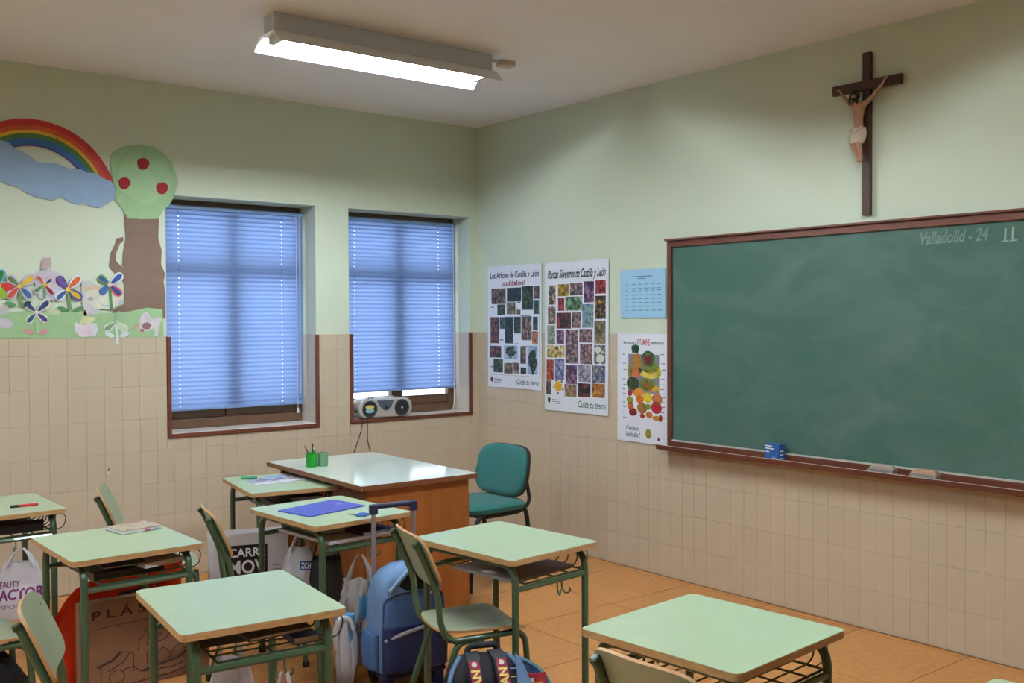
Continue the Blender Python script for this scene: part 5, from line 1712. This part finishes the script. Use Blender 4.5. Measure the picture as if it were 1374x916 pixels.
for pth in ([(-0.215, 0.115), (-0.15, 0.13), (-0.11, 0.165), (-0.06, 0.15), (-0.06, 0.07)], [(-0.20, 0.02), (-0.20, 0.115)], [(-0.17, 0.09), (-0.10, 0.12), (-0.08, 0.15)],
            [(-0.15, 0.03), (-0.17, 0.055), (-0.155, 0.085), (-0.12, 0.09), (-0.10, 0.07), (-0.105, 0.035), (-0.15, 0.03)], [(-0.10, 0.085), (-0.06, 0.09), (-0.03, 0.06), (0.03, 0.055), (0.11, 0.05), (0.16, 0.06)],
            [(-0.04, 0.155), (-0.035, 0.20), (-0.01, 0.225), (0.0, 0.25), (0.01, 0.215), (0.0, 0.17)], [(0.015, 0.20), (0.04, 0.235), (0.09, 0.235), (0.105, 0.20), (0.07, 0.175), (0.03, 0.18), (0.015, 0.20)],
            [(0.0, 0.09), (0.0, 0.145), (0.04, 0.11), (0.07, 0.15), (0.10, 0.12)], [(0.10, 0.09), (0.12, 0.13), (0.155, 0.15), (0.17, 0.12), (0.20, 0.13)], [(0.12, 0.24), (0.14, 0.25), (0.15, 0.22), (0.13, 0.21), (0.14, 0.18)],
            [(0.05, 0.205), (0.06, 0.212), (0.065, 0.204)], [(-0.10, 0.012), (0.0, 0.02), (0.10, 0.022), (0.19, 0.04)]):
    ink(pth)
ink([(-0.215, 0.118), (-0.15, 0.135), (-0.115, 0.165)], 0.006)
ink([(-0.02, 0.062), (0.06, 0.075), (0.14, 0.085), (0.19, 0.115)], 0.004)
M_redbag = mat('red_plastic', (208, 56, 22), 0.25, translucent=0.15)
t, b = paper_bag('shopping_bag', 'shiny orange red shopping bag standing behind the cardboard art case', 'shopping bag', (-3.235, -1.585, 0), math.radians(3), 0.60, 0.15, 0.475, M_redbag, 0.02)
me = b.data
for v in me.vertices:       # slumped corner
    if v.co.z > 0.2:
        k = max(0.0, (-v.co.x - 0.04)) / 0.26
        v.co.z -= 0.20 * k * k
        v.co.x += 0.05 * k * (v.co.z / 0.475)
    v.co.y += 0.012 * noise.noise(Vector((v.co.x * 14, v.co.z * 14, 2)))
band_on(b, 0.02, 0.335, 0.075, 0.03, M_white, t, 0.002, 8, 3, 'printed_swoosh')
band_on(b, 0.00, 0.375, 0.13, 0.018, M_black, t, 0.002, 8, 2)
for y_ in (-0.035, 0.03):
    MB().tube([(-0.10, y_, 0.45), (-0.065, y_, 0.60), (-0.035, y_, 0.60), (0.0, y_, 0.45)], 0.010, 8, fillet=0.025, flat=0.35).build('handle', M_black, t, smooth=True)

# black bag under the chair by the notebook desk
bb = thing('sports_bag', 'slumped black bag on the floor under the chair behind the notebook desk', 'bag', (-3.845, -2.035, 0), 0.1)
MB().loft([(0.0, 0, 0, 0.12, 0.10), (0.02, 0, 0, 0.14, 0.12), (0.14, 0, 0.0, 0.15, 0.125), (0.25, -0.01, 0.0, 0.13, 0.11), (0.33, -0.03, 0.0, 0.10, 0.08), (0.36, -0.04, 0.0, 0.05, 0.04)], 36, 2.6, crease=(0.03, 2.0, 5)).build('body', mat('black_cloth', (16, 14, 16), 0.8), bb, smooth=True)
MB().tube([(-0.12, -0.05, 0.30), (-0.08, -0.06, 0.385), (0.02, -0.05, 0.385), (0.07, -0.04, 0.31)], 0.010, 8, fillet=0.04, flat=0.5).build('handle', mat('black_cloth', (16, 14, 16), 0.8), bb, smooth=True)

# ------------------------------------------------------------------ blue trolley backpack
tb = thing('trolley_backpack', 'blue school backpack on a trolley frame with raised navy handle', 'backpack', (-2.262, -2.475, 0), VIEW + 0.55)
M_lblue = mat('nylon_light_blue', (112, 150, 196), 0.7, noise_amt=0.12, noise_scale=14)
M_mblue = mat('nylon_mid_blue', (72, 108, 160), 0.7, noise_amt=0.12, noise_scale=14)
M_dblue = mat('nylon_navy', (28, 40, 92), 0.7, noise_amt=0.15, noise_scale=14)
M_pipe = mat('grey_piping', (160, 164, 180), 0.5)
W2 = 0.155
MB().loft([(0.075, 0, 0.0, W2 * 0.92, 0.085, 5), (0.09, 0, 0.0, W2, 0.095, 5), (0.25, 0, 0.0, W2, 0.10, 5), (0.40, 0, 0.0, W2 * 0.98, 0.095, 4.5), (0.46, 0, 0.005, W2 * 0.88, 0.085, 4), (0.505, 0, 0.01, W2 * 0.66, 0.065, 3.2), (0.53, 0, 0.015, W2 * 0.36, 0.04, 2.6)], 48,
          crease=(0.008, 1.8, 2)).build('main_compartment', M_lblue, tb, smooth=True)
MB().loft([(0.085, 0, -0.095, W2 * 0.9, 0.02, 4), (0.10, 0, -0.10, W2 * 0.96, 0.035, 4), (0.22, 0, -0.10, W2 * 0.96, 0.045, 4), (0.285, 0, -0.10, W2 * 0.96, 0.035, 4), (0.295, 0, -0.095, W2 * 0.9, 0.02, 4)], 40, crease=(0.006, 2, 6)).build('front_pocket', M_dblue, tb, smooth=True)
MB().loft([(0.27, 0, -0.088, W2 * 0.95, 0.02, 4), (0.29, 0, -0.092, W2 * 0.95, 0.032, 4), (0.385, 0, -0.088, W2 * 0.93, 0.028, 4), (0.405, 0, -0.082, W2 * 0.85, 0.015, 4)], 40, crease=(0.005, 2, 8)).build('upper_pocket', M_mblue, tb, smooth=True)
MB().tube([(-W2 * 0.96, -0.115, 0.235), (-W2 * 0.5, -0.150, 0.268), (W2 * 0.3, -0.150, 0.288), (W2 * 0.9, -0.125, 0.292)], 0.008, 8, fillet=0.05).build('piping', M_pipe, tb, smooth=True)
MB().tube([(-W2 * 0.92, -0.09, 0.28), (-W2 * 0.92, -0.095, 0.40), (-W2 * 0.6, -0.10, 0.425), (W2 * 0.6, -0.10, 0.425), (W2 * 0.92, -0.095, 0.40), (W2 * 0.92, -0.09, 0.28)], 0.004, 6, fillet=0.04).build('piping', mat('piping_navy', (30, 44, 84), 0.6), tb, smooth=True)
MB().loft([(0.43, 0.02, -0.070, W2 * 0.62, 0.018, 3), (0.455, 0.02, -0.068, W2 * 0.60, 0.022, 3), (0.495, 0.015, -0.046, W2 * 0.35, 0.022, 2.6), (0.512, 0.01, -0.035, W2 * 0.12, 0.012, 2.4)], 28).build('open_mouth', mat('lining_black', (14, 14, 18), 0.9), tb, smooth=True)
MB().tube([(-W2 * 0.72, -0.085, 0.435), (-W2 * 0.2, -0.075, 0.50), (0.012, -0.052, 0.528), (W2 * 0.5, -0.075, 0.50), (W2 * 0.86, -0.088, 0.43)], 0.010, 8, fillet=0.05).build('zip_edge', mat('nylon_pale', (140, 172, 212), 0.7), tb, smooth=True)
for s_ in (-1, 1):
    MB().loft([(0.10, s_ * (W2 + 0.01), 0, 0.022, 0.065, 3.5), (0.22, s_ * (W2 + 0.012), 0, 0.026, 0.065, 3.5), (0.25, s_ * (W2 + 0.005), 0, 0.018, 0.06, 3.5)], 24).build('side_pocket', M_mblue, tb, smooth=True)
    wh = MB().lathe([(0.030, -0.014), (0.036, -0.010), (0.036, 0.010), (0.030, 0.014)], 20, Matrix.Translation((s_ * 0.115, 0.085, 0.036)) @ Matrix.Rotation(PI / 2, 4, 'Y')).build('wheel', M_black, tb, smooth=True)
    MB().box((s_ * 0.12 - 0.022, -0.10, 0.0), (s_ * 0.12 + 0.022, -0.05, 0.078)).build('foot', M_dblue, tb, bevel=0.006)
MB().box((-0.15, -0.105, 0.060), (0.15, 0.115, 0.080)).build('trolley_base', M_dblue, tb, bevel=0.008)
HB = 0.772
for s_ in (-1, 1):
    MB().tube([(s_ * 0.098, 0.112, 0.08), (s_ * 0.098, 0.112, HB - 0.02)], 0.0105, 10).build('handle_bar', mat('grey_bar', (150, 140, 146), 0.35, metal=0.3), tb, smooth=True)
    MB().box((s_ * 0.098 - 0.018, 0.098, HB - 0.035), (s_ * 0.098 + 0.018, 0.126, HB + 0.010)).build('handle_corner', mat('grip_navy', (28, 34, 72), 0.45), tb, bevel=0.006)
MB().tube([(-0.10, 0.112, HB), (0.10, 0.112, HB)], 0.0125, 12).build('handle_grip', mat('grip_navy', (28, 34, 72), 0.45), tb, smooth=True)
MB().box((-0.12, 0.10, 0.20), (0.12, 0.124, 0.24)).build('bracket', M_black, tb, bevel=0.004)

# blue and white drink carton bag beside it
wb_ = thing('plastic_wrap', 'white plastic bag rolled around a blue carton beside the trolley backpack', 'plastic bag', (-2.490, -2.352, 0), VIEW)
wb_.scale = (0.8, 0.8, 0.86)
MB().loft([(0.0, 0, 0, 0.03, 0.035), (0.012, 0, 0, 0.048, 0.05), (0.14, 0.004, 0, 0.055, 0.05), (0.26, -0.004, 0, 0.052, 0.046), (0.335, 0.0, 0, 0.040, 0.038), (0.36, 0.004, 0, 0.03, 0.03)], 36, 2.3, cap=False, crease=(0.028, 2.2, 9)).build('wrap', M_bagw, wb_, smooth=True, auto=80)
MB().box((-0.026, -0.022, 0.006), (0.026, 0.022, 0.372), Matrix.Rotation(0.06, 4, 'Y')).build('carton', mat('carton_blue', (60, 140, 190), 0.4), wb_, bevel=0.004)
MB().tube([(-0.04, -0.03, 0.20), (-0.052, -0.05, 0.29), (-0.02, -0.055, 0.365), (0.03, -0.045, 0.36), (0.05, -0.04, 0.30)], [0.018, 0.010], 10, fillet=0.05).build('rolled_edge', M_bagw, wb_, smooth=True)

# ------------------------------------------------------------------ backpack in front
fb = thing('backpack', 'dark backpack with red yellow lettered straps and open light blue pocket', 'backpack', (-2.525, -3.438, 0.03), VIEW + 0.30)
fb.rotation_euler = (-0.36, 0, VIEW + 0.30)
fb.scale = (0.96, 0.96, 0.96)
M_bk = mat('nylon_black', (20, 21, 34), 0.75, noise_amt=0.15, noise_scale=20)
fbw = 0.15
MB().loft([(0.0, 0, 0, fbw * 0.9, 0.085, 4), (0.02, 0, 0, fbw, 0.10, 4), (0.2, 0, 0, fbw, 0.105, 4), (0.31, 0, 0, fbw * 0.94, 0.095, 3.6), (0.365, 0, 0, fbw * 0.80, 0.080, 3.2), (0.40, 0, 0, fbw * 0.55, 0.05, 2.8)], 44, crease=(0.006, 1.8, 3)).build('main_compartment', M_bk, fb, smooth=True)
for s_ in (-1, 1):
    MB().tube([(s_ * fbw * 0.98, -0.06, 0.02), (s_ * fbw * 1.0, -0.065, 0.22), (s_ * fbw * 0.92, -0.06, 0.325), (s_ * fbw * 0.6, -0.045, 0.39)], 0.011, 8, fillet=0.06, flat=0.8).build('side_piping', M_lblue, fb, smooth=True)
M_strap = mat('strap_crimson', (150, 36, 62), 0.7)
M_yl = mat('letter_cream', (232, 214, 120), 0.6)
for s_ in (-1, 1):
    x0 = s_ * 0.052
    st = MB()
    path = [Vector((x0 * 0.85, -0.040, 0.402)), Vector((x0, -0.085, 0.365)), Vector((x0, -0.112, 0.30)), Vector((x0, -0.122, 0.18)), Vector((x0, -0.118, 0.06))]
    vs, fs = [], []
    for p in path:
        vs += [p + Vector((-0.026, 0, 0)), p + Vector((0.026, 0, 0)), p + Vector((0.026, -0.012, 0.004)), p + Vector((-0.026, -0.012, 0.004))]
    for i_ in range(len(path) - 1):
        for k in range(4):
            l = (k + 1) % 4
            fs.append([i_ * 4 + k, i_ * 4 + l, i_ * 4 + 4 + l, i_ * 4 + 4 + k])
    fs += [[3, 2, 1, 0], [len(vs) - 4, len(vs) - 3, len(vs) - 2, len(vs) - 1]]
    so = st.add(vs, fs).build('shoulder_strap', M_bk, fb, recalc=True)
    vs = []
    for p in path[1:4]:
        vs += [p + Vector((-0.020, -0.0135, 0.004)), p + Vector((0.020, -0.0135, 0.004))]
    MB().add(vs, [[0, 1, 3, 2], [2, 3, 5, 4]]).build('strap_panel', M_strap, so)
    A_, B_ = path[1], path[2]

    def sf(u, v, d, A_=A_, B_=B_):
        # runs down the strap: v along strap from the top
        t_ = v
        p = A_ + (B_ - A_) * t_ if t_ <= 1 else B_ + (path[3] - B_) * (t_ - 1) * 0.55
        return p + Vector((u, -0.0145 - d, 0.004))
    MB().prism(ellipse(0, 0.20, 0.010, 0.15, 14), 0.0, 0.0006, sf).build('printed_badge', mat('badge_pale', (206, 206, 196), 0.5), so, recalc=True)
    tv, tf = text_verts('MAN', 0.0, 0.03)
    MB().add([sf(0.017 - 0.034 * v, 1.95 - 1.45 * u, 0.0008) for u, v in tv], tf).build('lettering', M_yl, so)
MB().tube([(-0.062, -0.035, 0.385), (-0.055, -0.045, 0.425), (0.055, -0.045, 0.425), (0.062, -0.035, 0.385)], 0.012, 8, fillet=0.03).build('carry_loop', M_bk, fb, smooth=True)
for k, (v_, x_) in enumerate(((0.33, 0.105), (0.30, 0.108))):
    MB().tube([(x_ - 0.02, -0.098 + 0.004 * k, v_), (x_ + 0.018, -0.086 + 0.003 * k, v_ - 0.003)], 0.002, 5).build('stitch_line', [mat('stitch_pale', (150, 176, 214), 0.6), M_yl][k], fb)
# open side pocket, light blue, with coloured things inside
MB().prism([(0.0, 0.385), (0.022, 0.36), (0.075, 0.22), (0.085, 0.02), (0.03, 0.02), (-0.004, 0.25)], -0.012, 0.0, lambda u, v, d: Vector((0.112 + u, -0.085 + d + u * 0.2, v))).build('flap', M_lblue, fb, recalc=True, bevel=0.004)
slope = lambda v: Vector((v.x, v.y, v.z + (max(0.0, v.z - 0.16) / 0.16) * (v.y - 0.03) * 1.1 - (max(0.0, v.z - 0.16) / 0.16) * (v.x - 0.19) * 0.35))
mbp = MB().loft([(0.0, 0.19, 0.03, 0.085, 0.085, 4), (0.18, 0.19, 0.03, 0.09, 0.09, 4), (0.29, 0.185, 0.03, 0.085, 0.085, 3.5)], 30, cap=False)
mbp.v = [slope(v) for v in mbp.v]
mbp.build('open_pocket', M_mblue, fb, smooth=True)
MB().tube([slope(Vector((0.185 + 0.086 * math.cos(a), 0.03 + 0.086 * math.sin(a), 0.29))) for a in [2 * PI * k / 22 for k in range(22)]], 0.008, 6, closed=True).build('pocket_rim', mat('rim_teal2', (84, 130, 150), 0.6), fb, smooth=True)
MB().box((0.115, 0.0, 0.10), (0.255, 0.03, 0.305)).build('red_lining', mat('lining_red', (150, 24, 40), 0.7), fb, bevel=0.004)
MB().box((0.15, -0.022, 0.10), (0.23, -0.010, 0.272)).build('orange_card', mat('card_orange', (220, 140, 40), 0.6), fb, bevel=0.002)
MB().box((0.13, -0.010, 0.10), (0.20, -0.004, 0.288)).build('white_card', mat('card_white', (206, 212, 220), 0.6), fb, bevel=0.001)
